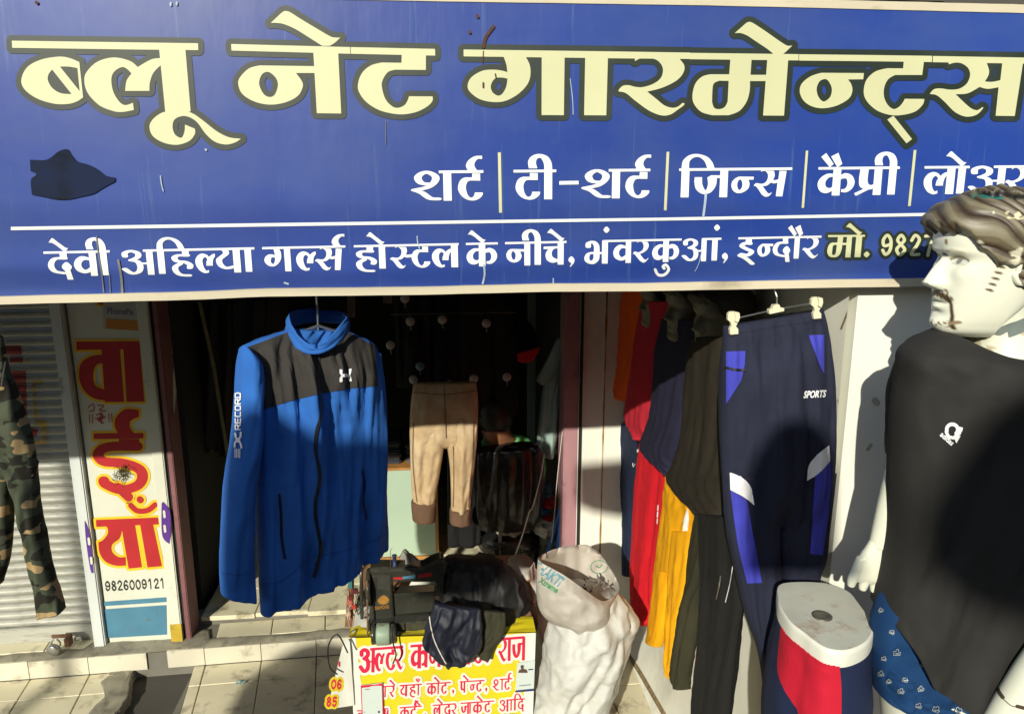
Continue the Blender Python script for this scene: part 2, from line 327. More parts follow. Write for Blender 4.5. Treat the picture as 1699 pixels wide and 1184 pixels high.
# glyphs: name: (x0, headline, baseline, width factor, prims)
W = .735
GL = {
 'T': (880, 310, 750, W, [T_P]), 'L': (550, 285, 732, W, [L_P, box(1045, 285, 1222, 732)]), 'LH': (550, 285, 732, W, [L_P]),
 'N': (100, 300, 745, W, [N_P, box(600, 300, 765, 745)]), 'E': (600, 305, 745, W, [E_P]),
 'R': (1090, 340, 757, W, [R_P]), 'G': (100, 330, 757, W, [G_P, box(588, 330, 735, 757)]),
 'M': (87, 405, 875, W, [M_P, box(645, 405, 800, 875)]), 'NH': (32, 405, 862, W, [NH_P]),
 'S': (995, 418, 864, W, [SA_P]),
 'SHF': (995, 418, 864, W, [('P', SA_P[1].replace('1510,650! 1488,862! 1630,864! 1692,468! 1538,466! 1523,598!', '1560,655! 1560,598!'))]),
 'I1': (0, 0, 100, 1, [box(0, 0, 27, 100)]),
 'SH': (92, 205, 398, 1, [('S', '215,290 150,284 126,252 145,226 188,214 236,238 234,272 190,308 120,325', 1), ('S', '104,328 150,345 200,380 250,384', 1)]),
 'RE': (478, 205, 398, 1, [('P', '537,112! 490,115 450,140 432,175 445,208! 505,208! 488,180 490,155 510,133 537,133!')]),
 'II': (938, 205, 398, 1, [box(938, 205, 990, 398), ('P', '838,197! 833,150 860,115 910,103 960,120 985,160 990,207! 938,207! 935,165 915,130 892,135 884,160 893,197!')]),
 'J': (237, 190, 378, 1, [('P', '240,248! 288,248! 292,295 314,333 328,295 322,250! 345,236! 408,236! 408,252! 384,254! 380,300 350,345 300,358 255,330 240,285'), box(405, 190, 456, 378)]),
 'IM': (158, 190, 378, 1, [box(158, 190, 210, 378), ('P', '157,192! 165,140 205,105 260,97 320,115 355,150 372,192! 325,192! 305,145 270,118 235,120 208,145 206,192!')]),
 'K': (1037, 182, 362, 1, [box(1130, 182, 1180, 362), ('P', '1135,225! 1090,225 1048,255 1036,295 1055,335 1095,347 1135,330!', '1131,243! 1105,248 1085,275 1090,305 1115,315 1131,305!'), ('P', '1178,232! 1210,220 1250,235 1270,275 1258,315 1225,340 1188,340! 1188,322! 1212,318 1225,290 1215,255 1178,258!')]),
 'AI': (1156, 182, 362, 1, [('Q', '1057,118 1087,93 1140,163 1117,184'), ('Q', '1120,115 1165,92 1195,163 1165,184')]),
 'P': (1300, 182, 362, 1, [('P', '1305,190! 1358,190! 1355,260 1362,290 1380,299 1400,290! 1400,310! 1385,325 1340,325 1308,305 1300,260'), box(1395, 182, 1445, 362)]),
 'PR': (1300, 182, 362, 1, [('P', '1305,190! 1358,190! 1355,260 1362,290 1380,299 1400,290! 1400,310! 1385,325 1340,325 1308,305 1300,260'), box(1395, 182, 1445, 362), ('Q', '1276,352 1288,368 1398,312 1382,300')]),
 'A': (622, 195, 383, 1, [box(812, 195, 863, 383), ('S', '652,244 652,218 700,203 748,218 748,248 700,272', 1), ('S', '695,272 745,285 760,325 742,362 690,372 640,340', 1), ('Q', '740,292 815,290 815,303 740,305')]),
 'D': (72, 212, 395, 1, [box(170, 212, 222, 268), ('S', '205,262 130,266 98,310 118,355 185,370', 1), ('P', '212,289 249,325 212,361 175,325'), ('Q', '195,350 236,350 250,418 207,418')]),
 'V': (268, 212, 395, 1, [box(385, 212, 436, 395), ('P', '390,262! 330,250 285,275 268,315 285,355 330,375 370,372 392,358!', '386,280! 350,278 325,300 325,330 350,350 386,330!')]),
 'H': (1000, 190, 372, 1, [box(1082, 190, 1132, 245), ('S', '1118,238 1050,238 1022,255 1040,280 1100,287 1134,308 1130,330', 1), ('S', '1060,300 1022,325 1030,362 1065,383 1120,386', 1)]),
 'Y': (1322, 186, 368, 1, [('S', '1395,198 1405,225 1375,250 1348,275 1360,315 1400,335 1455,325', 1), box(1455, 186, 1507, 368)]),
 'C': (693, 203, 385, 1, [('P', '693,245! 806,241! 806,258! 775,262 757,290 765,325 806,345! 806,362! 760,370 720,350 708,310 718,280 735,264! 693,264!'), box(803, 203, 850, 385)]),
 'BH': (1020, 190, 378, 1, [('S', '1052,242 1055,212 1095,202 1122,232 1124,275', 1), ('P', '1148,235! 1150,285! 1172,283! 1172,300! 1150,300! 1145,345 1110,378 1065,380 1028,360 1020,328 1040,295 1080,283! 1098,283!', '1098,300! 1070,303 1062,330 1070,352 1085,352 1098,335!'), box(1170, 190, 1220, 378)]),
 'U': (150, 124, 240, 1, [('S', '102,280 120,306 155,306 178,280 162,256 146,264 152,274', .55)]),
 'I': (565, 118, 235, 1, [box(598, 118, 630, 150), ('S', '622,150 592,150 580,164 605,178 632,192 612,210 580,206', .9), ('S', '572,212 605,228 638,254', .9)]),
 'DOT': (0, 0, 100, 1, [('P', '0,-45 13,-31 26,-45 13,-59')]),
 'CB': (0, 0, 100, 1, [('P', '-18,-38 10,-14 38,-38! 31,-48! 10,-30 -11,-48'), ('P', '10,-52 19,-43 10,-34 1,-43')]),
 'CM': (890, 203, 385, 1, [('P', '893,345 915,325 937,345 935,375 908,409! 904,402! 915,378 900,370')]),
 '9': (0, 0, 100, 1, [('S', '8,70 22,88 42,70 44,30 26,8 8,28 14,52 40,46', .62)]), '8': (0, 0, 100, 1, [('S', '26,46 10,28 26,8 42,28 26,46 8,68 26,90 46,68 26,46', .62)]),
 '2': (0, 0, 100, 1, [('S', '8,30 24,8 44,24 34,50 10,86 46,87', .62)]), '7': (0, 0, 100, 1, [('S', '6,12 46,12 30,50 22,92', .62)]),
 '0': (0, 0, 100, 1, [('S', '26,8 8,30 8,68 26,90 44,68 44,30 26,8', .62)]), '6': (0, 0, 100, 1, [('S', '42,22 26,8 10,34 8,68 26,90 44,68 26,46 9,64', .62)]),
 '5': (0, 0, 100, 1, [('S', '42,11 14,11 12,45 32,42 44,62 30,90 8,78', .62)]), '1': (0, 0, 100, 1, [('S', '12,24 28,10 28,92', .62)]),
 '3': (0, 0, 100, 1, [('S', '8,22 26,8 42,26 26,46 44,66 26,90 8,74', .62)]),
 'PT': (0, 0, 100, 1, [('P', '0,88 13,101 26,88 13,75')]),
}
NIB = (12.5, 4.6)
def place(name, px, hl, h, shear=0.0, sx=1.0, nib=NIB):
    """glyph -> list of ('poly', contours) / ('nib', pts, rx, ry) in picture-like plane coordinates"""
    x0, y0, y1, w, prims = GL[name]; k = (y1-y0)/100.; s = h/100.
    f = lambda p: (px + (p[0]-x0)/k*s*w*sx - shear*0 + ((p[1]-y0)/k*s)*shear, hl + (p[1]-y0)/k*s)
    out = []
    for pr in prims:
        if pr[0] == 'S':
            pts = [f(p) for p in catmull(parse(pr[1]), False, 5)]
            out.append(('nib', pts, nib[0]*s*sx*pr[2], nib[1]*s*(1 if pr[2] == 1 else 1.3)))
        else:
            out.append(('poly', [[f(p) for p in catmull(parse(c, pr[0] == 'Q'))] for c in pr[1:]]))
    return out
def hline(x0, x1, hl, h, t=.09):
    """headline: hl function of x"""
    return ('poly', [[(x0, hl(x0)), (x1, hl(x1)), (x1, hl(x1)+t*h), (x0, hl(x0)+t*h)]])
def word(items, hl, h, bars, shear, sx=1.0, nib=NIB, t=.09):
    out = []
    for it in items:
        n, px = it[0], it[1]; s2 = sx*(it[2] if len(it) > 2 else 1)
        out += place(n, px, hl(px), h(px), shear(px), s2, nib)
    for a, b in bars: out.append(hline(a, b, hl, h((a+b)/2), t))
    return out
def row2():
    hl = lambda x: 283.1-(x-728)*.0090; h = lambda x: 50-(x-740)*.0048; sh = lambda x: -(x-880)/6350.
    Ws = []
    Ws.append(word([('SH', 684), ('I1', 735), ('T', 759), ('RE', 785)], hl, h, [(728, 802)], sh))
    Ws.append(word([('T', 855), ('II', 903)], hl, h, [(852, 923)], sh))
    Ws.append([('poly', [[(928, 300.5), (960, 300), (960, 306), (928, 306.5)]])])
    Ws.append(word([('SH', 968), ('I1', 1016), ('T', 1038), ('RE', 1065)], hl, h, [(1010, 1079)], sh))
    Ws.append(word([('IM', 1131), ('J', 1152.5), ('NH', 1215), ('S', 1252, .98)], hl, h, [(1127, 1314.5)], sh))
    Ws.append(word([('K', 1359), ('AI', 1387), ('PR', 1427), ('II', 1476)], hl, h, [(1358, 1493)], sh))
    Ws.append(word([('L', 1535), ('I1', 1591), ('E', 1590), ('A', 1611), ('R', 1671)], hl, h, [(1534, 1609), (1649, 1722)], sh))
    return Ws
def row3():
    hl = lambda x: 417.4-(x-72)*.0205+max(0, (x-1370)*.012); h = lambda x: 41.3-(x-100)*.0034; sh = lambda x: -(x-880)/6350.
    Ws = []
    Ws.append(word([('D', 76), ('E', 102), ('V', 120), ('II', 165)], hl, h, [(72, 182)], sh))
    Ws.append(word([('A', 200), ('IM', 260), ('H', 283), ('LH', 322), ('Y', 356), ('I1', 405)], hl, h, [(237, 422)], sh))
    Ws.append(word([('G', 437), ('LH', 490), ('S', 521), ('RE', 560)], hl, h, [(435, 573)], sh))
    Ws.append(word([('H', 590), ('I1', 628), ('E', 627), ('SHF', 646), ('T', 682, .95), ('L', 716)], hl, h, [(587, 761)], sh))
    Ws.append(word([('K', 774), ('E', 795)], hl, h, [(773, 826)], sh))
    Ws.append(word([('N', 840, .93), ('II', 887), ('C', 902), ('E', 926)], hl, h, [(838, 940)], sh))
    Ws.append(word([('CM', 943)], hl, h, [], sh))
    Ws.append(word([('BH', 970, .95), ('DOT', 1001, 1), ('V', 1018, .84), ('R', 1051, .88), ('K', 1083, .90), ('U', 1103, .9), ('A', 1133, .82), ('I1', 1182, .9), ('DOT', 1184)], hl, h, [(1000, 1131), (1165, 1197)], sh))
    Ws.append(word([('CM', 1199)], hl, h, [], sh))
    Ws.append(word([('I', 1227), ('NH', 1258, .90), ('D', 1283, .82), ('I1', 1319, .85), ('AI', 1325, .9), ('R', 1333, .92)], hl, h, [(1225, 1363)], sh))
    return Ws
def row3b():
    hl = lambda x: 389.8-(x-1400)*.008; h = lambda x: 37.; sh = lambda x: -.09
    a = word([('M', 1375, .95), ('I1', 1421), ('E', 1420)], hl, h, [(1374, 1435)], sh)
    b = word([('PT', 1436)], hl, h, [], sh)
    c = word([('9', 1463.5), ('8', 1486.5), ('2', 1510.5), ('7', 1534), ('0', 1557), ('5', 1580)], lambda x: 387, lambda x: 40, [], lambda x: -.06, .88)
    return [a, b, c]
def bigrow():
    out = []
    for (ox, oy), s, prims in BIG:
        g = []
        for pr in prims:
            g.append(('poly', [[(ox+x/s, oy+y/s) for x, y in catmull(parse(c, pr[0] == 'Q'))] for c in pr[1:]]))
        out.append(g)
    return out

def field(prims, step, grow=0.0, pad=3.0):
    """signed field over the union of prims, sampled on a grid"""
    xs = []; ys = []
    for p in prims:
        pts = [q for c in p[1] for q in c] if p[0] == 'poly' else p[1]
        m = grow+pad+(max(p[2], p[3]) if p[0] == 'nib' else 0)
        xs += [min(q[0] for q in pts)-m, max(q[0] for q in pts)+m]; ys += [min(q[1] for q in pts)-m, max(q[1] for q in pts)+m]
    x0, x1, y0, y1 = min(xs), max(xs), min(ys), max(ys)
    nx = int((x1-x0)/step)+2; ny = int((y1-y0)/step)+2
    F = np.full((ny, nx), 9.0)
    for p in prims:
        pts = [q for c in p[1] for q in c] if p[0] == 'poly' else p[1]
        m = grow+pad+(max(p[2], p[3]) if p[0] == 'nib' else 0)
        i0 = max(0, int((min(q[0] for q in pts)-m-x0)/step)); i1 = min(nx, int((max(q[0] for q in pts)+m-x0)/step)+2)
        j0 = max(0, int((min(q[1] for q in pts)-m-y0)/step)); j1 = min(ny, int((max(q[1] for q in pts)+m-y0)/step)+2)
        X, Y = np.meshgrid(x0+np.arange(i0, i1)*step, y0+np.arange(j0, j1)*step)
        if p[0] == 'poly': segs = [(c[i], c[(i+1) % len(c)]) for c in p[1] for i in range(len(c))]; sy = 1.0
        else:
            rx, ry = p[2]+grow, p[3]+grow; sy = rx/ry
            segs = [((a[0], a[1]*sy), (b[0], b[1]*sy)) for a, b in zip(pts[:-1], pts[1:])]
        Yq = Y*sy; D = np.full(X.shape, 1e9); ins = np.zeros(X.shape, bool)
        for (ax, ay), (bx, by) in segs:
            dx, dy = bx-ax, by-ay; L = dx*dx+dy*dy+1e-12
            t = np.clip(((X-ax)*dx+(Yq-ay)*dy)/L, 0, 1)
            D = np.minimum(D, (X-ax-t*dx)**2+(Yq-ay-t*dy)**2)
            if p[0] == 'poly' and ay != by:
                ins ^= ((ay > Y) != (by > Y)) & (X < (bx-ax)*(Y-ay)/(by-ay)+ax)
        D = np.sqrt(D)
        D = np.where(ins, -D, D)-grow if p[0] == 'poly' else D-rx
        F[j0:j1, i0:i1] = np.minimum(F[j0:j1, i0:i1], D)
    return F, x0, y0, step
def march(F, x0, y0, st, merge=True):
    """field -> polygons (list of point lists) covering F<0"""
    ny, nx = F.shape; polys = []
    ins = F < 0
    cnt = ins[:-1, :-1].astype(int)+ins[:-1, 1:]+ins[1:, :-1]+ins[1:, 1:]
    for j in range(ny-1):
        row = cnt[j]; ya = y0+j*st; yb = ya+st
        full = np.flatnonzero(row == 4)
        if len(full):
            if merge:
                br = np.flatnonzero(np.diff(full) > 1); sidx = np.concatenate(([0], br+1)); eidx = np.concatenate((br, [len(full)-1]))
                runs = [(full[a], full[b]+1) for a, b in zip(sidx, eidx)]
            else: runs = [(i, i+1) for i in full]
            for a, b in runs: polys.append(((x0+a*st, ya), (x0+b*st, ya), (x0+b*st, yb), (x0+a*st, yb)))
        for i in np.flatnonzero((row > 0) & (row < 4)):
            c = ((i, j), (i+1, j), (i+1, j+1), (i, j+1)); v = [F[b, a] for a, b in c]; pl = []
            for k in range(4):
                p, q = c[k], c[(k+1) % 4]; vp, vq = v[k], v[(k+1) % 4]
                if vp < 0: pl.append((x0+p[0]*st, y0+p[1]*st))
                if (vp < 0) != (vq < 0):
                    t = vp/(vp-vq); pl.append((x0+(p[0]+t*(q[0]-p[0]))*st, y0+(p[1]+t*(q[1]-p[1]))*st))
            if len(pl) > 2: polys.append(tuple(pl))
    return polys
# ---------------------------------------------------------------- ground, step, tiles
M_concrete = mat('old_concrete', (.17, .16, .13), .95, .25, 5, .6, 30, dirt=(.06, .055, .04), dscale=4)
M_tile = mat('cream_tile', (.66, .61, .43), .42, .12, 3, .1, 40, dirt=(.17, .145, .09), dscale=9, dth=(.54, .74))
M_tile_w = mat('white_tile', (.62, .585, .46), .38, .08, 3, .08, 40, dirt=(.22, .19, .13), dscale=12, dth=(.56, .76))
M_road = mat('road_dust', (.065, .06, .05), .95, .25, 2, .5, 25)
M_pit = mat('wet_drain', (.05, .045, .025), .6, .4, 6, .6, 20, dirt=(.19, .16, .06), dscale=6)
g = Geo(); g.add([(-60, -60, -.05), (60, -60, -.05), (60, 60, -.05), (-60, 60, -.05)], [(0, 1, 2, 3)])
tag(g.mk('ground', M_road), kind='structure')
def sY(X): return 3.695+.03*(X+.95)        # the front line of the step runs a little askew
def tile_piece(x0, x1, yf, d, z0, z1, m, parent, name='tile', gap=.0022, skew=-.12, jit=.0012):
    """one floor tile between x0..x1, from yf back by d (yf, d functions of X)"""
    dz = random.uniform(-jit, jit); X = [x0+gap, x1-gap]
    def c(x, k): y = yf(x)+(gap if k == 0 else d-gap); return (x+skew*(y-3.69), y)
    a = [c(X[0], 0), c(X[1], 0), c(X[1], 1), c(X[0], 1)]
    b = .003; V = []
    cx = sum(p[0] for p in a)/4; cy = sum(p[1] for p in a)/4
    for p in a: V.append((p[0], p[1], z0))
    for p in a: V.append((p[0], p[1], z1-b+dz))
    for p in a:
        ux = cx-p[0]; uy = cy-p[1]; V.append((p[0]+math.copysign(b, ux), p[1]+math.copysign(b, uy), z1+dz+random.uniform(-.0006, .0006)))
    F = [(8, 9, 10, 11)]
    for o in (0, 4):
        for i in range(4): j = (i+1) % 4; F.append((o+i, o+j, o+4+j, o+4+i))
    return mk(name, V, F, m, parent)
pav = Geo()
for x0, x1 in ((-6, -1.68), (-1.30, 3.2)): pav.box((x0, 2.0, -.16), (x1, 3.7, -.022))
pav.box((-1.68, 2.0, -.30), (-1.30, 3.7, -.10))
pavement = tag(pav.mk('pavement', M_concrete), kind='structure')
JX = [-.955+.2875*k for k in range(-8, 15)]
for i in range(len(JX)-1):
    for r in range(-1, 6):
        w = .17 if r == -1 else .285
        y0 = (lambda X, r=r: sY(X)-.002-(.17 if r == -1 else .17+.285*(r+1)))
        cxm = (JX[i]+JX[i+1])/2
        x0, x1 = JX[i], JX[i+1]
        if x1 > -1.64 and x0 < -1.30: 
            if x0 < -1.66: x1 = -1.66
            elif x1 > -1.28: x0 = -1.30
            else: continue
        if x1-x0 < .04: continue
        tile_piece(x0, x1, y0, w, -.024, .0, M_tile, pavement)
# drain sides: rough cement lump left, wet dark bottom
lump = Geo(); pts = []
nx, ny = 14, 40; V = []; F = []
for j in range(ny):
    for i in range(nx):
        u = i/(nx-1); v = j/(ny-1); y = 3.70-v*1.0
        x = -1.735+u*.155-.13*(y-3.69)+noise.noise(Vector((v*7, u*2, 4)))*.05*(1-.3*u)+noise.noise(Vector((v*24, u*2, 9)))*.012
        z = .002+.003*math.sin(math.pi*min(1, u*1.2))+noise.noise(Vector((u*5, v*14, 1)))*.005+noise.noise(Vector((u*14, v*50, 1)))*.003-(.13 if i == nx-1 else 0)-(.012 if i == 0 else 0)
        pass
        V.append((x, y, z))
for j in range(ny-1):
    for i in range(nx-1): a = j*nx+i; F.append((a, a+nx, a+nx+1, a+1))
M_cem = mat('cement_smear', (.27, .25, .185), .95, .25, 9, .7, 40, dirt=(.12, .11, .08), dscale=14, dth=(.5, .7))
mk('cement_kerb', V, F, M_cem, pavement, True)
V = []; F = []
for j in range(24):
    for i in range(10):
        u = i/9; v = j/23
        V.append((-1.69+u*.42, 3.69-v*1.1, -.095+noise.noise(Vector((u*4, v*9, 2)))*.02))
for j in range(23):
    for i in range(9): a = j*10+i; F.append((a, a+10, a+11, a+1))
mk('drain_bed', V, F, M_pit, pavement, True)
# the step with its white riser tiles and the worn cement on its tread
st = Geo()
st.add([(-6, sY(-6)+.012, 0-.05), (.72, sY(.72)+.012, -.05), (.72, sY(.72)+.012, .088), (-6, sY(-6)+.012, .088), (-6, 4.2, -.05), (.72, 4.2, -.05), (.72, 4.2, .088), (-6, 4.2, .088)],
       [(0, 1, 2, 3), (3, 2, 6, 7), (4, 7, 6, 5), (0, 3, 7, 4), (1, 5, 6, 2)])
step = tag(st.mk('front_step', M_concrete), kind='structure')
for i in range(len(JX)-1):
    x0, x1 = JX[i]+.002, JX[i+1]-.002
    if x0 > .7: continue
    y = sY((x0+x1)/2); g = Geo(); dz = random.uniform(-.002, .002)
    if i == 6: x0 += .10
    a = [(x0, sY(x0), .001), (x1, sY(x1), .001), (x1, sY(x1), .096+dz), (x0, sY(x0), .096+dz)]
    g.prism(a, (0, .012, 0)); g.mk('riser_tile', M_tile_w, step)
# rough cement skin on the tread
V = []; F = []; nx, ny = 150, 9
for j in range(ny):
    for i in range(nx):
        x = -3.2+i/(nx-1)*3.9; v = j/(ny-1); wd_ = .10+.03*noise.noise(Vector((x*5, 0, 3)))+(.10 if -1.85 < x < -1.25 else 0)
        y = sY(x)+.006+v*wd_; z = .096+.010*math.sin(math.pi*v)+noise.noise(Vector((x*14, y*20, 0)))*.006-(.012 if j in (ny-1,) else 0)
        V.append((x, y, z))
for j in range(ny-1):
    for i in range(nx-1): a = j*nx+i; F.append((a, a+1, a+nx+1, a+nx))
mk('cement_skin', V, F, M_cem, step, True)
for i in range(len(JX)-1):                  # tread tiles in the doorway and in front of the shutter
    x0, x1 = JX[i], JX[i+1]
    if x0 > .7: continue
    if -1.95 < x0 < -1.3: continue
    tile_piece(x0+.05, x1+.05, lambda X: sY(X)+.075, .15, .084, .1045, M_tile, step)
# shop floor, one low step up
fl = Geo(); fl.add([(-1.33, 3.93, .0), (.69, 3.93, .0), (.69, 3.93, .126), (-1.33, 3.93, .126), (-1.33, 6.2, 0), (.69, 6.2, 0), (.69, 6.2, .126), (-1.33, 6.2, .126)],
       [(0, 1, 2, 3), (3, 2, 6, 7), (4, 7, 6, 5), (0, 3, 7, 4), (1, 5, 6, 2)])
floor = tag(fl.mk('shop_floor', M_concrete), kind='structure')
for i in range(7):
    for j in range(6):
        x0 = -1.32+i*.29; x1 = min(x0+.29, .685); y0 = 3.915+j*.29+.012*math.sin(i*2.1)
        tile_piece(x0, x1, lambda X, y0=y0: y0, .288, .12, .144, M_tile, floor, skew=0)

# ---------------------------------------------------------------- shop building
M_wall_w = mat('whitewash', (.76, .76, .67), .9, .07, 3, .35, 18, dirt=(.40, .38, .31), dscale=2.6, dth=(.56, .80), stretch=(1, 1, .45))
M_dark = mat('soot_dark', (.02, .019, .018), .95, .3, 4)
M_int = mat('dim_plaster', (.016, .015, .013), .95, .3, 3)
M_ceil = mat('slab_concrete', (.075, .07, .06), .95, .2, 3, .4, 20)
M_maroon = mat('maroon_paint', (.21, .085, .09), .6, .2, 5, .3, 20, dirt=(.05, .03, .03), dscale=7)
M_pink = mat('pink_paint', (.36, .19, .21), .6, .12, 5, .2, 20, dirt=(.12, .07, .07), dscale=9)
M_panel = mat('enamel_white', (.62, .63, .53), .5, .06, 4, .12, 30, dirt=(.28, .26, .20), dscale=9, dth=(.62, .85))
M_jamb = mat('jamb_white', (.56, .60, .58), .6, .08, 5, .3, 30, dirt=(.18, .17, .14), dscale=11, dth=(.58, .72), stretch=(1, 1, .5))
building = thing('shop_building', 'shop front building of white plaster behind the blue sign board', 'building', (0, 3.8, 0))
g = Geo(); g.box((-6, 3.86, 2.62), (6, 4.1, 7)); g.box((-6, 3.86, .0), (-2.95, 4.1, 2.62)); g.mk('wall', M_wall_w, building)
g = Geo(); g.box((-6, 1.80, 2.60), (6, 3.855, 2.72)); g.box((-6, 1.86, 2.725), (6, 3.855, 2.95)); g.mk('canopy_slab', M_ceil, building)
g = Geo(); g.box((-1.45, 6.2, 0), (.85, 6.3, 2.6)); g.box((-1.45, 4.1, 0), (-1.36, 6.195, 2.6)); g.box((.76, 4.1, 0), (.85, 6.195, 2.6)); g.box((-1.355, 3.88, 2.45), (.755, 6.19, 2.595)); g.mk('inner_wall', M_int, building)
# pier between door and side wall, side wall, end face
g = Geo(); g.box((.735, 3.70, 0), (1.055, 4.05, 2.6)); g.box((.86, 3.692, 0), (1.056, 3.699, 2.6)); g.mk('pier', M_wall_w, building)
V = []; F = []; nx, nz = 60, 70
for j in range(nz+1):
    for i in range(nx+1):
        y = 1.80+i/nx*1.90; z = j/nz*2.6; x = 1.05+noise.noise(Vector((y*2.2, z*1.6, 0)))*.010+noise.noise(Vector((y*9, z*7, 3)))*.003
        x -= .05*max(0, (.12-z)/.12)+.035*max(0, 1-abs(z-.12)/.05)*.3
        V.append((x, y, z))
for j in range(nz):
    for i in range(nx): a = j*(nx+1)+i; F.append((a, a+nx+1, a+nx+2, a+1))
side = mk('side_wall', V, F, M_wall_w, building, True)
g = Geo(); g.box((1.07, 1.795, 0), (3.4, 3.6, 2.6)); g.mk('end_wall', M_wall_w, building)
# right door jamb: pink timber, dark edge, rust streak
g = Geo(); g.box((.66, 3.70, .10), (.735, 3.86, 2.55), .004); jamb_r = g.mk('door_jamb', M_pink, building)
g = Geo(); g.box((.738, 3.685, .10), (.752, 3.698, 2.5)); g.mk('dark_joint', M_dark, building)
M_rust = mat('rust_ochre', (.35, .20, .04), .85, .3, 12, dirt=(.10, .04, .02), dscale=16)
V = []; F = []
for k in range(40):
    z = .12+k*.056; w = max(.0005, .004+.010*noise.noise(Vector((0, 0, z*7))))+(.05*max(0, (.55-z)/.5) if z < .55 else 0)
    V += [(.868-w, 3.689, z), (.868+w*.7, 3.689, z)]
for k in range(39): F.append((2*k, 2*k+1, 2*k+3, 2*k+2))
mk('rust_streak', V, F, M_rust, building)
# left: shutter guide, painted panel, outer strip, maroon jamb
Yp = 3.78
ex = [atY(x, 790, Yp).x for x in (123, 147, 258, 277, 281, 324)]
g = Geo(); g.box((ex[0], Yp-.03, .1), (ex[1]-.012, Yp+.12, 2.58), .006); g.mk('shutter_guide', M_jamb, building)
g = Geo(); g.box((ex[1]-.012, Yp+.03, .1), (ex[1], Yp+.12, 2.58)); g.mk('dark_joint', M_dark, building)
g = Geo(); g.box((ex[1], Yp, .1), (ex[2]-.006, Yp+.12, 2.58)); pan = g.mk('painted_panel', M_panel, building)
g = Geo(); g.box((ex[2], Yp-.02, .1), (ex[3], Yp+.12, 2.58), .005); g.mk('corner_strip', M_panel, building)
g = Geo(); g.box((ex[3]+.001, Yp+.0, .1), (ex[4]+.003, Yp+.12, 2.58)); g.mk('dark_joint', M_dark, building)
g = Geo(); g.box((ex[4]+.004, Yp-.01, .1), (ex[4]+.03, Yp+.14, 2.58), .004); g.mk('door_jamb', M_maroon, building)
K_ = lambda pr: sc(pr, 3.7, 0, 480)
# paint on the panel: band, stripe, letters
bjamb = bvh_of(*[o for o in building.children if o.name.startswith('door_jamb') and WO and o.data.materials[0] == M_maroon])
surf_print('green_sticker', K_([PQ('1078,185 1112,180 1118,385 1085,392')]), bjamb, .001, mat('leaf_green', (.10, .16, .03), .5), building, step=.8)
surf_print('paper_remnant', K_([PQ('1046,215 1074,218 1080,400 1056,395'), PL('1070,455 1110,430 1116,600 1085,620 1068,760 1062,600')]), bjamb, .001, M_jamb, building, step=.8)
M_sky = mat('sky_blue_paint', (.065, .20, .30), .6, .1, 8, dirt=(.10, .12, .12), dscale=14, dth=(.62, .75))
M_red = mat('sign_red', (.42, .014, .020), .5, .12, 8)
M_yel = mat('sign_yellow', (.80, .50, .02), .55, .08, 8)
M_ochre = mat('ochre_paint', (.52, .36, .03), .6, .2, 9, dirt=(.2, .15, .05), dscale=16)
M_blk = mat('black_paint', (.012, .012, .012), .6, .1, 8)
M_purple = mat('purple_sticker', (.10, .03, .25), .4, .05)
M_orange_dim = mat('orange_sticker', (.55, .22, .03), .5, .05)
M_poster = mat('poster_white', (.45, .46, .42), .5, .05)
pp = lambda e: onY(Yp-e)
flat_print('blue_band', [PQ('173,1010 276,1003 277,1052 176,1058')], pp(.002), M_sky, building)
flat_print('blue_stripe', [PQ('172,997.5 276,990 276.3,998 172.5,1005')], pp(.002), M_sky, building)
g = Geo(); g.box((ex[2]-.001, Yp-.024, .1), (ex[3]+.001, Yp-.0205, .205)); g.mk('ochre_foot', M_ochre, building)
K1 = lambda pr: sc(pr, 3.7, 0, 480)
K2 = lambda pr: sc(pr, 2.93, 0, 780)
L1 = K1([PQ('470,320 880,318 880,365 470,372'), ('poly', [catmull(parse('632,400! 560,410 500,450 485,530 510,610 570,665 646,682!')), catmull(parse('632,455! 600,458 578,490 572,545 590,595 642,612!'))]), PQ('622,360 735,360 762,690 645,692'), PQ('757,360 860,360 885,688 777,690')])
L2 = K1([('P', 0)][:0]+[PL('852,740! 770,735 715,780 703,835 725,885! 825,885! 797,845 803,805 852,782!'), PQ('575,883 880,880 880,914 575,918')])+[ST('228,740 180,741 163,752 172,765 205,768 231,778 236,793 226,806 200,812 176,803 172,797', 9, 7.5), PQ('197,728 231,728 232,744 198,744'), ST('196,808 213,824', 7.5)]
L3 = [ST('217,838 228,847 245,846 257,837', 4.5), ('nib', [(232, 828), (233, 829)], 5.5, 5.5)]
L4 = K2([PQ('466,240 768,228 772,262 468,274'), PL('470,274! 516,272 524,305 500,338 478,348! 484,400 512,442 560,462 612,462! 610,420! 575,420 545,395 545,360 580,330 592,290 588,262!'), PQ('588,262 655,260 690,470 625,477'), PQ('680,258 742,256 787,465 717,471')])
L0 = K1([PL('500,20! 560,60 600,85 632,90 632,20!')])
for nm, Lp in (('letter', L0), ('letter', L1), ('letter', L2), ('letter', L3), ('letter', L4)):
    o = flat_print(nm, Lp, pp(.0025), M_yel, building, grow=4.2, step=.7)
    flat_print(nm, Lp, pp(.0040), M_red, building, step=.6)
num = []
for k, ch in enumerate('9826009121'):
    num += place(ch, 173+k*10.1, 963-k*.55, 18, 0.1, .95, (6, 6))
flat_print('phone_number', num, pp(.0030), M_blk, building, step=.45)
flat_print('poster', [PQ('171,500 245,500 246,548 172,545')], pp(.0052), M_poster, building)
word_mesh('poster_lettering', latin('PhonePe', 177, 520, 11, .06, 0, 0, .82), onY(Yp-.0062), M_purple, building)
flat_print('poster_band', [PQ('176,529 236,532 236,549 176,545')], pp(.0062), M_orange_dim, building)
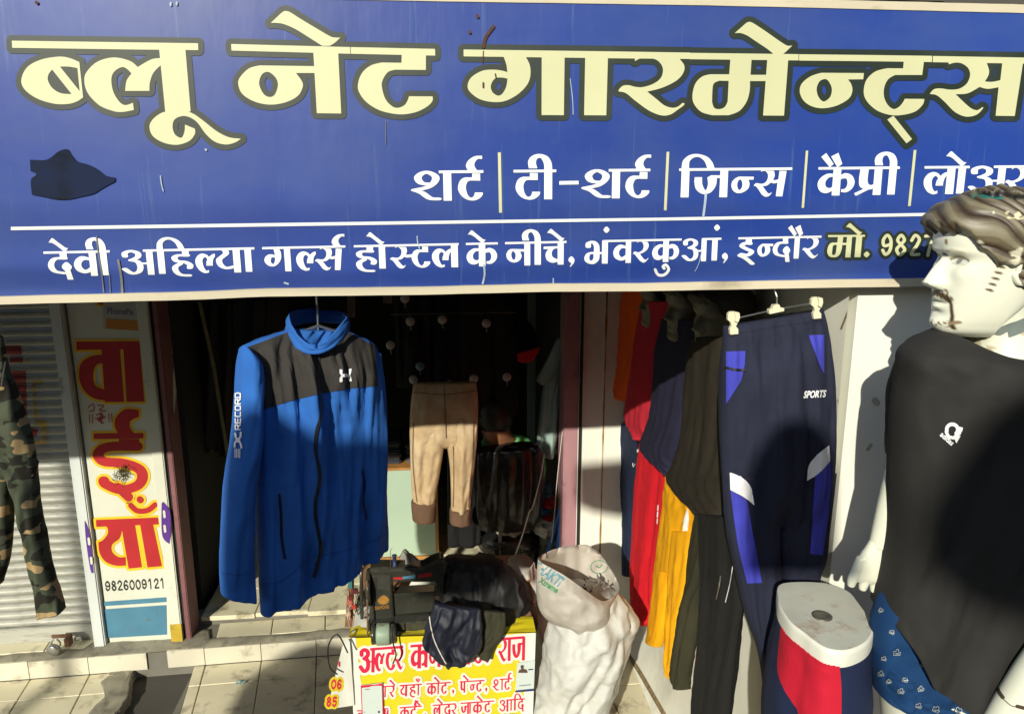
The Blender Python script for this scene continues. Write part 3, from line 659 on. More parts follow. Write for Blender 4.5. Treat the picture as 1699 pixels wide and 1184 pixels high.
sig = [ST('146,676 154,670 156,680 148,682', .8), ST('162,672 172,673 165,680 175,682', .8), ST('148,687 149,701', .7), ST('153,687 154,702', .7), ST('160,688 168,686 170,694 162,696 172,702', .9), ST('166,685 168,703', .9), ST('158,694 175,692', .8), ST('180,686 181,700', .7), ST('185,686 186,699', .7)]
flat_print('small_writing', sig, pp(.003), M_red, building, step=.35)
M_hay = mat('dry_grass', (.10, .07, .02), .9, .5, 40, dirt=(.03, .02, .01), dscale=30)
hay = Geo()
for k in range(70):
    a = random.uniform(0, 6.28); x = 203+random.gauss(0, 8); y = 783+random.gauss(0, 6); l = random.uniform(5, 13)
    hay.tube([atY(x, y, Yp-.006), atY(x+l*.5*math.cos(a), y+l*.5*math.sin(a), Yp-.02), atY(x+l*math.cos(a), y+l*math.sin(a)+3, Yp-.008)], [.0016, .0012, .0005], 4)
hay_o = hay.mk('dry_grass_tuft', M_hay); tag(hay_o, 'small tuft of dry grass stuck on the red painted letter of the pillar', 'grass tuft')
for s in ('140,862! 148,885 155,950! 150,945 143,900', '268,835! 272,833 282,850 283,885 281,902! 269,887'):
    x0 = 0
    o = flat_print('purple_sticker', [PL(s)], onY(Yp-.033 if s[0] == '1' else Yp-.022), M_purple, building)
for x, y in ((272, 848), (273, 872), (147, 893), (151, 925)):
    flat_print('sticker_spot', [('nib', [(x, y), (x+1, y+9)], 2.0, 2.0)], onY(Yp-.0345 if x < 200 else Yp-.0235), M_panel, building, step=.5)
# wall stains on the side wall and end wall
M_grime = mat('grime', (.20, .16, .11), .95, .3, 20)

# ---------------------------------------------------------------- roller shutter
M_shut = mat('shutter_grey', (.42, .42, .365), .45, .14, 5, .25, 30, metal=.0, dirt=(.10, .09, .065), dscale=8, dth=(.50, .74), stretch=(.5, 1, 3))
shutter = thing('roller_shutter', 'closed grey slatted roller shutter with faded red paint left of the painted pillar', 'shutter', (-2.3, 3.85, .1))
prof = []
for k in range(7):
    t = k/6; prof.append((-.015*math.sin(math.pi*t)**.7+.0, t*.040))
prof += [(.003, .0405), (.012, .0412), (.012, .0452)]
def slat(zc):
    V = []; F = []
    for (dy, dz) in prof: V += [(-3.0, 3.845+dy, zc+dz), (ex[0]+.002, 3.845+dy, zc+dz)]
    for i in range(len(prof)-1): F.append((2*i, 2*i+1, 2*i+3, 2*i+2))
    return V, F
z = .19; first = None
while z < 2.5:
    V, F = slat(0)
    if first is None:
        V, F = slat(z); first = mk('slat', V, F, M_shut, shutter, True); z0_ = z
    else:
        c = first.copy(); COL.objects.link(c); c.parent = shutter; c.location = (0, 0, z-z0_)
    z += .0458
g = Geo(); g.box((-3.0, 3.825, .10), (ex[0]+.002, 3.85, .188), .004); g.mk('bottom_rail', M_shut, shutter)
M_faded = mat('faded_red', (.25, .03, .03), .7, .2, 15, dirt=(.3, .28, .22), dscale=12, dth=(.55, .7))
M_fadey = mat('faded_yellow', (.40, .28, .06), .7, .2, 15, dirt=(.3, .28, .22), dscale=12, dth=(.5, .68))
bs = bvh_of(first)
def shut_pm(x, y):
    p = atY(x, y, 3.836); k = ((p.z-.19) % .0458)/.040; d = .015*math.sin(math.pi*min(k, 1))**.7 if k < 1 else -.004
    return atY(x, y, 3.8435-d)
flat_print('faded_letter', K1([PQ('20,345 130,345 135,400 20,400'), PQ('70,500 160,500 165,840 235,850 225,900 100,900'), PQ('60,410 140,410 140,450 60,450')]), shut_pm, M_faded, shutter, step=.8, merge=False)
flat_print('faded_outline', K1([PQ('190,560 265,560 262,578 215,580 235,800 290,805 285,950 200,950 200,930 255,930 255,840 215,835'), PQ('165,420 180,420 180,450 165,450')]), shut_pm, M_fadey, shutter, step=.8, merge=False)
# lock and hasp
M_steel = mat('dull_steel', (.42, .42, .40), .35, .2, 20, .1, 50, metal=.8)
M_rustm = mat('rusty_iron', (.16, .085, .045), .85, .3, 30, .3, 60, dirt=(.05, .03, .02), dscale=20)
lock = thing('padlock', 'round steel padlock lying at the foot of the roller shutter', 'padlock', atZ(90, 1080, .11))
c = atZ(90, 1077, .135)
g = Geo(); g.lathe(c+Vector((0, -.02, 0)), (0.1, 1, .25), [(.0, -.001), (.026, .0), (.032, .004), (.032, .024), (.026, .030), (.0, .031)], 24); g.mk('lock_body', M_steel, lock, True)
g = Geo(); g.tube([c+Vector((.012+.022*math.cos(a), .0, .030+.028*math.sin(a))) for a in [x*.35-.3 for x in range(11)]], .0045, 8); g.mk('shackle', M_steel, lock, True)
g = Geo(); g.box(c+Vector((-.03, .045, .035)), c+Vector((.07, .055, .055)), .003); g.box(c+Vector((.045, .01, .0)), c+Vector((.075, .05, .05)), .004); o = g.mk('shutter_hasp', M_rustm); tag(o, 'rusty iron hasp just above the padlock at the shutter foot', 'hasp')
# litter
for i, (x, y, s, lab) in enumerate(((400, 1134, .02, 'small crumpled blue and white wrapper on the tiles in front of the doorway'),)):
    g = Geo(); p = atZ(x, y, .004); V = []; F = []
    for a in range(6):
        for b in range(5): V.append(p+Vector(((a-2.5)*.008, (b-2)*.006, .002+random.uniform(0, .012))))
    for a in range(5):
        for b in range(4): q = a*5+b; F.append((q, q+5, q+6, q+1))
    o = mk('wrapper', V, F, mat('wrapper_foil', (.3, .5, .5), .3, .3, 60)); tag(o, lab, 'litter')
# dark blobs of dirt on the tiles
# ---------------------------------------------------------------- the big blue sign board
SY = 1.75
def blue_mat():
    m = mat('sign_blue', (.015, .047, .265), .40, .12, 1.4, .5, 3.2, spec=.4, bd=.010, stretch=(1, 1, .35))
    t = m.node_tree; N = t.nodes; L = t.links; b = N['Principled BSDF']
    src = b.inputs['Base Color'].links[0].from_socket
    tc = N.new('ShaderNodeTexCoord')
    def layer(src, scale, stretch, lo, hi, col, amt):
        mp = N.new('ShaderNodeMapping'); mp.inputs['Scale'].default_value = stretch; L.new(tc.outputs['Object'], mp.inputs[0])
        n = N.new('ShaderNodeTexNoise'); n.inputs['Scale'].default_value = scale; n.inputs['Detail'].default_value = 8; n.inputs['Roughness'].default_value = .6; L.new(mp.outputs[0], n.inputs[0])
        r = N.new('ShaderNodeMapRange'); r.inputs[1].default_value = lo; r.inputs[2].default_value = hi; r.inputs[4].default_value = amt; L.new(n.outputs[0], r.inputs[0])
        mx = N.new('ShaderNodeMix'); mx.data_type = 'RGBA'; L.new(r.outputs[0], mx.inputs[0]); L.new(src, mx.inputs[6]); mx.inputs[7].default_value = (*col, 1); return mx.outputs[2]
    s = layer(src, 2.2, (1, 1, 2.0), .42, .75, (.085, .13, .27), .36)      # faded, dusty patches
    s = layer(s, 22, (3.2, 1, .12), .60, .78, (.14, .25, .36), .40)       # vertical rain streaks
    s = layer(s, 60, (1, 1, 1), .73, .78, (.45, .5, .5), .8)              # specks
    s = layer(s, 1.1, (1, 1, 3), .50, .78, (.055, .075, .20), .6)
    L.new(s, b.inputs['Base Color']); return m
M_blue = blue_mat()
M_cream = mat('sign_cream', (.58, .585, .35), .45, .06, 3, .05, 5, dirt=(.55, .42, .22), dscale=2.5, dth=(.62, .85))
M_white = mat('sign_white', (.80, .82, .80), .45, .05, 4, .05, 5, dirt=(.45, .42, .32), dscale=5, dth=(.66, .85))
M_outl = mat('sign_black_green', (.014, .024, .016), .5, .25, 4, .05, 5, dirt=(.05, .06, .05), dscale=3, dth=(.5, .8))
M_batten = mat('bare_batten', (.56, .50, .37), .8, .10, 6, .3, 40, dirt=(.25, .20, .13), dscale=8, dth=(.58, .8), stretch=(.4, 1, 1))
sign = thing('shop_sign', 'wide blue shop sign board with big cream Devanagari lettering', 'sign', (.2, SY, 2.2))
top = [(-2200, -50), (-300, -14), (0, -8), (400, -4), (750, 3), (1130, 8.5), (1320, 12.5), (1699, 22), (2150, 34)]
bot = [(-2200, 585), (-300, 506), (0, 492), (330, 484), (430, 479), (700, 476), (900, 471), (1060, 470), (1390, 464), (1560, 462), (2150, 455)]
def curve_at(c, x):
    for (a, ya), (b, yb) in zip(c[:-1], c[1:]):
        if x <= b: return ya+(yb-ya)*(x-a)/(b-a)
    return c[-1][1]
V = []; F = []; N_ = 150
for i in range(N_+1):
    x = -2200+i*4350/N_; yt = curve_at(top, x)-3; yb = curve_at(bot, x)+3
    for k in range(13): V.append(atY(x, yt+(yb-yt)*k/12, SY))
nf = len(V)
V += [v+Vector((0, .03, 0)) for v in V]
for i in range(N_):
    for k in range(12): a = i*13+k; F += [(a, a+13, a+14, a+1), (nf+a, nf+a+1, nf+a+14, nf+a+13)]
for i in range(N_): a = i*13; F += [(a, nf+a, nf+a+13, a+13), (a+12, a+25, nf+a+25, nf+a+12)]
for k in range(12): F += [(k, k+1, nf+k+1, nf+k)]
mk('sign_panel', V, F, M_blue, sign)
def batten(edge, w0, w1, y):
    V = []; F = []
    n = 120
    for i in range(n+1):
        x = -2200+i*4350/n; e = curve_at(edge, x); j = .7*noise.noise(Vector((x*.02, 0, 0)))
        for (dy, dd) in ((w0+j, 0), (w1+j*.5, 0), (w1+j*.5, .035), (w0+j, .035)): V.append(atY(x, e+dy, y)+Vector((0, dd, 0)))
    for i in range(n):
        for k in range(4): a = i*4; F.append((a+k, a+(k+1) % 4, a+4+(k+1) % 4, a+4+k))
    F += [(0, 1, 2, 3), (n*4+3, n*4+2, n*4+1, n*4)]
    return mk('batten', V, F, M_batten, sign)
batten(bot, 0, 13, SY-.012); batten(top, -14, 0, SY-.002)
sp = lambda e: onY(SY-e)
for g_ in bigrow():
    flat_print('letter_outline', g_, sp(.0012+.00012*random.random()), M_outl, sign, grow=9.3, step=.9)
k = 0
for g_ in bigrow():
    k += 1; flat_print('letter', g_, sp(.0021+.0001*(k % 2)), M_cream, sign, step=.6)
k = 0
for g_ in row2()+row3():
    k += 1; flat_print('word', g_, sp(.0016+.0001*(k % 2)), M_white, sign, step=.5)
for g_ in row3b():
    flat_print('word_outline', g_, sp(.0012+.0001*random.random()), M_outl, sign, grow=5, step=.6)
    flat_print('word', g_, sp(.0021), M_cream, sign, step=.5)
for a in ('826,253 831,253 833,353 828,353', '1106,252 1110.5,252 1106,349 1101.5,349', '1337,250 1341,250 1334,345 1330,345', '1516,249 1520.5,249 1511,342 1506.5,342'):
    flat_print('divider_bar', [PQ(a)], sp(.0018), M_cream, sign, step=.6)
flat_print('underline', [PQ('18,376.3 440,370.2 1100,361 1560,352.8 1800,349 1800,354 1560,358 1100,366 440,375.8 18,382')], sp(.0018), M_white, sign, step=.6)
M_tape = mat('black_patch', (.009, .011, .015), .8, .3, 12, .1, 30, spec=.15, dirt=(.010, .018, .05), dscale=6, dth=(.45, .6))
flat_print('torn_patch', sc([PL('135,205! 240,208 290,190 340,150 390,127 425,130 445,165 495,218 570,240 640,272 710,325 780,340! 778,370! 720,400 660,435 610,465 520,485 430,505 330,505 230,485 150,470! 142,360 178,325! 182,305! 140,292!')], 4.553, 20, 220), sp(.003), M_tape, sign, step=.8)
M_drip = mat('paint_drip', (.36, .46, .55), .6, .2, 30)
for s, w in (('266,292 268,306 271,317', .9), ('803,440 804,455 801,470', 1.6), ('1171,322 1170,335 1167,358', 2.0), ('946,131 950,165 951,190', .6), ('1168,400 1160,435 1153,450', .5), ('692,392 693,402 696,412', .9), ('918,462 918,470', 1.1), ('472,469 478,471', 1.5), ('283,5 283,9', 1.5), ('293,4 293,8', 1.5), ('341,248 342,249', 1.6)):
    flat_print('paint_drip', [ST(s, w, w)], sp(.0034), M_drip, sign, step=.5)
M_rstain = mat('rust_stain', (.09, .04, .02), .9, .3, 40)
for s, w in (('802,78 806,62 816,48 819,44', 2.6), ('802,85 801,105', .8), ('779,53 780,54', 2.4), ('792,26 793,28', 2.6), ('802,138 802,145', 1.6), ('822,123 823,129', 1.2), ('60,4 61,5', 2.6)):
    flat_print('rust_stain', [ST(s, w, w)], sp(.0038), M_rstain, sign, step=.4)
M_mud = mat('mud_streak', (.17, .17, .16), .8, .2, 30)
for s, w in (('160,392 163,420 168,450 172,484', 1.0), ('196,432 201,460 203,488', 2.0), ('181,455 183,485', .7), ('640,200 640,240', .5)):
    flat_print('mud_streak', [ST(s, w, w)], sp(.0034), M_mud, sign, step=.4)
# iron frame behind the board
M_iron = mat('iron_frame', (.05, .045, .04), .7, .2, 20)
for x in (-1.2, -.4, .5, 1.3, 1.9): Geo().box((x, SY+.034, 2.25), (x+.025, SY+.05, 2.82)).mk('frame_post', M_iron, sign)
g = Geo(); g.box((-1.6, 1.72, 2.862), (2.6, 1.80, 2.90)); 
# things above the board, right: grey slab edge and a dark gap
o = Geo().box((-1.6, 1.805, 2.885), (1.22, 1.855, 3.1)).mk('parapet', M_ceil, building)
# ---------------------------------------------------------------- clothes hung along the sign's lower edge
F_blue = fabric('jacket_blue', (.024, .12, .42))
F_char = fabric('charcoal_cloth', (.036, .033, .030))
F_navy = fabric('navy_cloth', (.017, .020, .040))
F_black = fabric('black_cloth', (.014, .014, .013))
F_royal = fabric('royal_cloth', (.050, .055, .42))
M_print = mat('white_print', (.80, .80, .82), .5, .04)
M_zip = mat('black_zip', (.010, .010, .012), .5, .2, 60, .3, 120)
M_plast = mat('cream_plastic', (.72, .68, .48), .35, .05)
M_wire = mat('steel_wire', (.5, .5, .48), .3, .05, metal=.9)

jY = lambda x: 1.765+(x-370)/270*.20
jm = lambda x, y: atY(x, y, jY(x))
jacket = thing('jacket', 'blue zip up track jacket with charcoal yoke hanging from the sign edge', 'jacket', atY(520, 1000, 1.83))
body = cloth_obj('jacket_body', F_blue, jacket, [(486, 545, 575, 548), (402, 574, 620, 570), (404, 600, 625, 604), (410, 640, 629, 640), (416, 690, 636, 690), (421, 760, 638, 745), (423, 830, 639, 795), (427, 900, 639, 835), (430, 965, 641, 872), (433, 1018, 641, 906)],
                 jm, [.03, .05, .07, .08, .08, .08, .08, .075, .07, .065], nrow=120, n=130, fold=.020, foldk=9, seed=3, power=.8, wr=.002)
sl = cloth_obj('sleeve', F_blue, jacket, [(404, 572, 418, 584), (398, 590, 432, 606), (394, 650, 432, 680), (389, 720, 430, 745), (378, 790, 421, 810), (371, 870, 420, 885), (367, 940, 421, 955), (368, 986, 423, 992)],
               lambda x, y: atY(x, y, jY(x)-.035), [.01, .035, .045, .05, .05, .045, .04, .035], nrow=90, n=60, fold=.014, foldk=7, seed=8, wr=.003)
cloth_obj('sleeve', F_blue, jacket, [(614, 575, 630, 590), (612, 640, 638, 660), (614, 720, 640, 740), (616, 800, 640, 815), (619, 870, 642, 865), (621, 912, 643, 902)],
          lambda x, y: atY(x, y, jY(x)+.02), .035, nrow=50, n=32, fold=.008, seed=5)
# stand-up collar
V = []; F = []; n = 72; m = 10
for j in range(m+1):
    t = j/m
    for i in range(n):
        a = 2*math.pi*i/n; ca, sa = math.cos(a), math.sin(a)
        yb = 548+27*max(0, sa)**1.6-4*max(0, -sa); yt = 526+34*max(0, sa)**2.2-3*max(0, -sa)-7*max(0, -ca)+10*ca*ca*0
        y = yb+(yt-yb)*t; rx = 49+2*math.sin(t*math.pi)-3*t
        p = atY(528+rx*ca, y, 1.875)+Vector((0, -.085*sa, 0)); p += Vector((ca, -sa, 0))*.004*noise.noise(Vector((ca*3, sa*3, t*4)))
        V.append(p)
for j in range(m):
    for i in range(n):
        if i == 16 and j > 5: continue
        F.append((j*n+i, j*n+(i+1) % n, (j+1)*n+(i+1) % n, (j+1)*n+i))
col_o = mk('collar', V, F, F_blue, jacket, True)
md = col_o.modifiers.new('thick', 'SOLIDIFY'); md.thickness = .004
F_seam = fabric('seam_blue', (.012, .05, .20))
bj = bvh_of(body); bs_ = bvh_of(sl)
surf_print('yoke', [PQ('408,577 480,550 487,545 500,567 528,581 556,560 575,550 621,573 627,640 582,644 530,653 470,668 430,682 420,640 409,600')], bj, .0025, F_char, jacket, step=1.3)
surf_print('front_zip', [ST('528,583 529,640 533,664 532,690 525,718 524,750 531,790 524,830 524,860 532,905 527,935 521,955', 2.6)], bj, .0045, M_zip, jacket, step=1.0)
surf_print('pocket_zip', [ST('463,820 466,850 467,890 472,925', 2.0)], bj, .004, M_zip, jacket, step=.9)
surf_print('pocket_zip', [ST('601,780 605,800 603,830 608,860', 1.4)], bj, .004, M_zip, jacket, step=.9)
surf_print('hem_seam', [ST('434,968 470,962 515,925 548,918 600,904 640,886', .45)], bj, .003, F_seam, jacket, step=.8)
surf_print('cuff_seam', [ST('368,950 395,953 420,950', .45)], bs_, .003, F_seam, jacket, step=.8)
surf_print('chest_logo', [ST('565,614 566,620 573,624 580,620 581,613', 2.0, 1.6), ST('565,632 566,626 573,621 580,624 581,630', 2.0, 1.6), PQ('563,613 568,613 568,618 564,619'), PQ('579,612 584,611 583,618 579,618'), PQ('563,628 568,628 568,633 564,633'), PQ('579,627 583,626 584,632 580,632')], bj, .0045, M_print, jacket, step=.5)
sp_ = []
def glyph_rot(strokes, y0):   # letters run up the sleeve
    return [('nib', [(399.5-b*8.5, y0-a*9) for a, b in s], 1.0, 1.0) for s in strokes]
LT = {'R': [[(0, 0), (0, 1), (.8, 1), (.8, .5), (0, .5)], [(.4, .5), (.9, 0)]], 'E': [[(.8, 1), (0, 1), (0, 0), (.8, 0)], [(0, .5), (.7, .5)]], 'C': [[(.85, 1), (.1, 1), (0, .5), (.1, 0), (.85, 0)]],
      'O': [[(.1, 0), (0, .5), (.1, 1), (.75, 1), (.85, .5), (.75, 0), (.1, 0)]], 'D': [[(0, 0), (0, 1), (.7, 1), (.85, .5), (.7, 0), (0, 0)]]}
for k, ch in enumerate('RECORD'): sp_ += glyph_rot(LT[ch], 712-k*10.6)
sp_ += [ST('391,719 393,727 398,730 391,733 390,741', 1.6), ST('400,717 399,725 393,730 399,734 401,742', 1.6)]
sp_ += [PQ('%g,744 %g,744 %g,759 %g,759' % (x, x+1.3, x+1.3, x)) for x in (390, 392.6, 395.2, 397.8)]
surf_print('sleeve_print', sp_, bs_, .0035, M_print, jacket, step=.45)
g = Geo(); g.tube([atY(528, 548, 1.87), atY(526, 505, 1.87), atY(524, 484, 1.80)], .0025, 6); g.tube([atY(486, 556, 1.85), atY(528, 540, 1.87), atY(575, 556, 1.89)], .004, 6)
tag(g.mk('coat_hanger', M_wire), 'thin wire hanger inside the collar of the blue jacket', 'hanger')
# wooden peg tags in the shade above the jacket
M_wood = mat('bare_wood', (.30, .17, .085), .7, .2, 20, .2, 60)
for s, Y, lab in (('576,485 588,485 588,527 576,527', 2.0, 'narrow wooden peg hanging above the jacket shoulder'), ('636,484 651,484 650,504 635,502', 2.2, 'short pinkish wooden peg hanging right of the jacket under the sign')):
    g = Geo(); g.prism(outline(s, onY(Y)) if False else [atY(x, y, Y) for x, y in [tuple(map(float, q.split(','))) for q in s.split()]], (0, .012, 0)); tag(g.mk('wooden_peg', M_wood), lab, 'peg')

# navy track pants on a clip hanger
pY = onY(1.78)
pants = thing('track_pants', 'navy track pants with royal blue panels and white flashes on a clip hanger', 'track pants', atY(1290, 1100, 1.78))
hip = cloth_obj('pants_hip', F_navy, pants, [(1200, 541, 1366, 513), (1199, 575, 1373, 545), (1195, 620, 1379, 600), (1195, 700, 1383, 680), (1198, 780, 1384, 760), (1201, 835, 1378, 835), (1206, 880, 1372, 870)],
                pY, [.02, .035, .05, .055, .05, .035, .01], nrow=80, n=100, fold=.015, foldk=10, seed=12, wr=.002)
lg1 = cloth_obj('pants_leg', F_navy, pants, [(1199, 780, 1300, 790), (1205, 870, 1293, 880), (1221, 950, 1294, 950), (1239, 1025, 1298, 1020), (1261, 1092, 1309, 1090), (1271, 1184, 1315, 1184), (1273, 1300, 1320, 1300)],
                pY, .042, nrow=80, n=56, fold=.010, foldk=9, seed=2, wr=.002)
lg2 = cloth_obj('pants_leg', F_navy, pants, [(1288, 790, 1384, 782), (1290, 880, 1373, 868), (1293, 930, 1368, 925), (1299, 975, 1355, 965), (1302, 1100, 1352, 1090), (1306, 1240, 1350, 1230)],
                lambda x, y: atY(x, y, 1.80), .042, nrow=70, n=56, fold=.010, foldk=9, seed=6, wr=.002)
bp_ = bvh_of(hip, lg1, lg2)
surf_print('pocket_panel', [PQ('1205,583 1237,582 1236,604 1230,630 1205,670')], bp_, .003, F_royal, pants, step=1.1)
surf_print('pocket_zip', [ST('1203,609 1220,613 1237,614', 2.1)], bp_, .005, M_zip, pants, step=.8)
surf_print('pocket_panel', [PQ('1341,556 1367,555 1367,621 1358,602')], bp_, .003, F_royal, pants, step=1.1)
surf_print('white_flash', [PL('1211,783! 1230,791 1245,807 1252,838! 1234,824 1212,812!')], bp_, .004, M_print, pants, step=.9)
surf_print('white_flash', [PL('1375,738! 1377,764! 1357,786 1338,797! 1342,772 1356,754')], bp_, .004, M_print, pants, step=.9)
surf_print('side_stripe', [PL('1212,813! 1235,826 1240,834! 1252,900 1264,966! 1240,967! 1224,900')], bp_, .003, F_royal, pants, step=1.2)
surf_print('side_stripe', [PL('1377,765! 1353,788! 1344,918! 1365,920! 1373,860 1378,800')], bp_, .003, F_royal, pants, step=1.2)
surf_print('crease', [ST('1287,520 1286,560 1289,640 1292,720 1294,800', .35)], bp_, .002, F_black, pants, step=.9)
surf_print('waist_seam', [ST('1201,557 1230,552 1300,540 1368,532', .35)], bp_, .002, F_black, pants, step=.8)
word_mesh('leg_print', latin('SPORTS', 1333, 660, 11.5, -.05, .25, .03, .66), on_surface(bp_, .0045), M_print, pants)
hang = thing('clip_hanger', 'wire hanger with three cream plastic clips holding the navy track pants', 'hanger', atY(1289, 505, 1.76))
g = Geo(); g.tube([atY(1222, 528, 1.76), atY(1289, 513, 1.76), atY(1356, 502, 1.76)], .0022, 6); g.tube([atY(1289, 506, 1.76), atY(1289, 492, 1.76), atY(1285, 480, 1.765), atY(1284, 470, 1.755)], .002, 6)
g.mk('hanger_wire', M_wire, hang)
def clip(x, y, s=1.0):
    q = lambda *a: [atY(x+px*s, y+py*s, 1.752) for px, py in a]
    g = Geo(); g.prism(q((-9, -13), (-5, -17), (1, -17), (3, -12), (3, -3), (7, 2), (4, 7), (8, 12), (8, 20), (-5, 21), (-6, 12), (-3, 6), (-5, 0), (-9, -3)), (0, .010, 0))
    g.prism([p-Vector((0, .007, 0)) for p in q((0, -18), (8, -16), (9, -8), (6, 0), (1, -2), (2, -10))], (0, .012, 0))
    return g.mk('clip', M_plast, hang)
clip(1217, 534); clip(1355, 509, .95)
g = Geo(); g.prism([atY(x, y, 1.75) for x, y in ((1276, 514), (1282, 512), (1284, 506), (1293, 505), (1295, 510), (1301, 511), (1301, 516), (1277, 521))], (0, .014, 0)); g.mk('clip', M_plast, hang)

# camouflage pants at the left edge
def camo():
    m = mat('camouflage', (.055, .065, .040), .85, .1, 9, .25, 22, bd=.006, weave=.2, spec=.25); t = m.node_tree; N = t.nodes; L = t.links; b = N['Principled BSDF']
    src = b.inputs['Base Color'].links[0].from_socket; tc = N.new('ShaderNodeTexCoord')
    for sc_, th, c, off in ((20, .52, (.020, .019, .013), 0), (22, .57, (.06, .07, .045), 5), (21, .59, (.36, .25, .12), 11)):
        mp = N.new('ShaderNodeMapping'); mp.inputs['Location'].default_value = (off, off, off); mp.inputs['Scale'].default_value = (.8, .8, 1.5); L.new(tc.outputs['Object'], mp.inputs[0])
        n = N.new('ShaderNodeTexNoise'); n.inputs['Scale'].default_value = sc_; n.inputs['Detail'].default_value = 1.5; L.new(mp.outputs[0], n.inputs[0])
        r = N.new('ShaderNodeMath'); r.operation = 'GREATER_THAN'; r.inputs[1].default_value = th; L.new(n.outputs[0], r.inputs[0])
        mx = N.new('ShaderNodeMix'); mx.data_type = 'RGBA'; L.new(r.outputs[0], mx.inputs[0]); L.new(src, mx.inputs[6]); mx.inputs[7].default_value = (*c, 1); src = mx.outputs[2]
    L.new(src, b.inputs['Base Color']); return m
F_camo = camo()
cY = onY(1.80)
cam_p = thing('camouflage_pants', 'green and tan camouflage trousers hanging at the left end under the sign', 'trousers', atY(0, 1000, 1.8))
cloth_obj('pants_hip', F_camo, cam_p, [(-112, 515, 4, 560), (-116, 580, 12, 608), (-118, 620, 22, 640), (-120, 680, 36, 682), (-122, 735, 54, 735), (-120, 780, 60, 784), (-118, 800, 62, 810)], cY, [.02, .04, .05, .055, .05, .04, .02], nrow=60, n=80, fold=.012, seed=21)
cloth_obj('pants_leg', F_camo, cam_p, [(-30, 740, 60, 770), (8, 780, 61, 800), (22, 805, 63, 835), (31, 850, 70, 870), (42, 890, 78, 905), (52, 940, 90, 950), (60, 980, 101, 985), (66, 1020, 107, 1010)], cY, [.04]*6+[.035, .03], nrow=70, n=48, fold=.012, seed=25, wr=.004)
cloth_obj('pants_leg', F_camo, cam_p, [(-118, 760, 10, 770), (-118, 810, 19, 806), (-112, 870, 19, 880), (-100, 925, 16, 925), (-85, 968, 4, 966)], cY, .04, nrow=50, n=48, fold=.012, seed=28)
M_tagw = M_print
g = Geo(); g.tube([atY(2, 640, 1.74), atY(6, 615, 1.74), atY(9, 600, 1.74)], .0012, 5); g.mk('zip_pull', M_wire, cam_p)

# ---------------------------------------------------------------- beige jeans in the doorway
F_beige = mat('beige_denim', (.46, .33, .19), .9, .12, 14, .3, 60, dirt=(.60, .48, .32), dscale=5, dth=(.5, .7), weave=.3, spec=.2)
F_cuff = fabric('brown_cuff', (.13, .075, .045))
bY = onY(3.5)
jeans = thing('beige_jeans', 'small beige faded jeans with turned up brown cuffs hanging in the doorway', 'jeans', atY(737, 865, 3.5))
hipb = cloth_obj('jeans_hip', F_beige, jeans, [(686, 636, 790, 634), (682, 665, 793, 662), (680, 700, 793, 698), (680, 730, 792, 730), (684, 742, 788, 742)], bY, [.03, .05, .055, .05, .02], nrow=40, n=64, fold=.010, seed=31)
l1 = cloth_obj('jeans_leg', F_beige, jeans, [(680, 690, 739, 690), (680, 725, 738, 728), (681, 770, 732, 772), (683, 810, 725, 812), (686, 836, 721, 836)], bY, [.04, .052, .045, .042, .04], nrow=50, n=44, fold=.016, seed=33)
l2 = cloth_obj('jeans_leg', F_beige, jeans, [(738, 690, 792, 690), (740, 726, 792, 722), (746, 772, 788, 770), (748, 812, 783, 812), (748, 848, 780, 846)], bY, [.04, .052, .045, .042, .04], nrow=50, n=44, fold=.016, seed=36)
cloth_obj('jeans_cuff', F_cuff, jeans, [(684, 830, 723, 832), (682, 834, 724, 836), (684, 858, 723, 860), (685, 860, 722, 862)], bY, .058, nrow=12, n=40, fold=.004, seed=1)
cloth_obj('jeans_cuff', F_cuff, jeans, [(747, 843, 782, 840), (746, 846, 783, 844), (746, 863, 782, 865), (747, 865, 781, 867)], bY, .058, nrow=12, n=40, fold=.004, seed=4)
bb = bvh_of(hipb, l1, l2)
0 and surf_print('pocket', [PL('688,675 699,677 703,694 695,702 688,694'), PL('787,668 780,670 776,686 781,694 788,690')], bb, .004, F_cuff, jeans, step=.9)
F_stitch = mat('dark_stitch', (.16, .10, .05), .9, .1)
for s in ('686,700 685,760 688,800 692,832', '786,700 784,760 780,800 777,842', '737,640 739,690 740,726', '684,650 737,654 790,648', '752,740 753,790 752,840'):
    surf_print('seam', [ST(s, .7)], bb, .004, F_stitch, jeans, step=.7)
# ---------------------------------------------------------------- the row of dressed forms along the side wall
F_or = fabric('orange_cloth', (.80, .105, .008)); F_dred = fabric('crimson_cloth', (.46, .018, .035)); F_red = fabric('bright_red_cloth', (.72, .012, .025))
F_purp = fabric('dark_indigo_cloth', (.018, .018, .042)); F_brn = fabric('dark_brown_cloth', (.026, .021, .014)); F_yel = fabric('yellow_cloth', (.90, .42, .004))
F_olive = fabric('dark_olive_cloth', (.040, .038, .020)); F_nvy2 = fabric('deep_navy_cloth', (.012, .022, .055)); F_stl = fabric('steel_blue_cloth', (.035, .09, .22))
ALONG = 'shirts and pants on the side wall'
def wall_item(name, label, cat, F_, rows, X, th=.05, seed=0, extra=(), part='shirt_body', **kw):
    t = thing(name, label, cat, atX((rows[-1][0]+rows[-1][2])/2, (rows[-1][1]+rows[-1][3])/2, X))
    o = cloth_obj(part, F_, t, rows, onX(X), th, seed=seed, normal=(-1, 0, 0), n=64, nrow=60, **kw)
    return t, o
t, o = wall_item('navy_tracksuit', 'deep navy track top with long sleeves hanging farthest along the white side wall', 'track top', F_nvy2,
    [(1036, 668, 1078, 690), (1030, 710, 1080, 730), (1024, 760, 1080, 770), (1020, 800, 1075, 805), (1034, 850, 1060, 850), (1036, 900, 1055, 905), (1037, 953, 1052, 957)], 1.0, .03, 41, fold=.008)
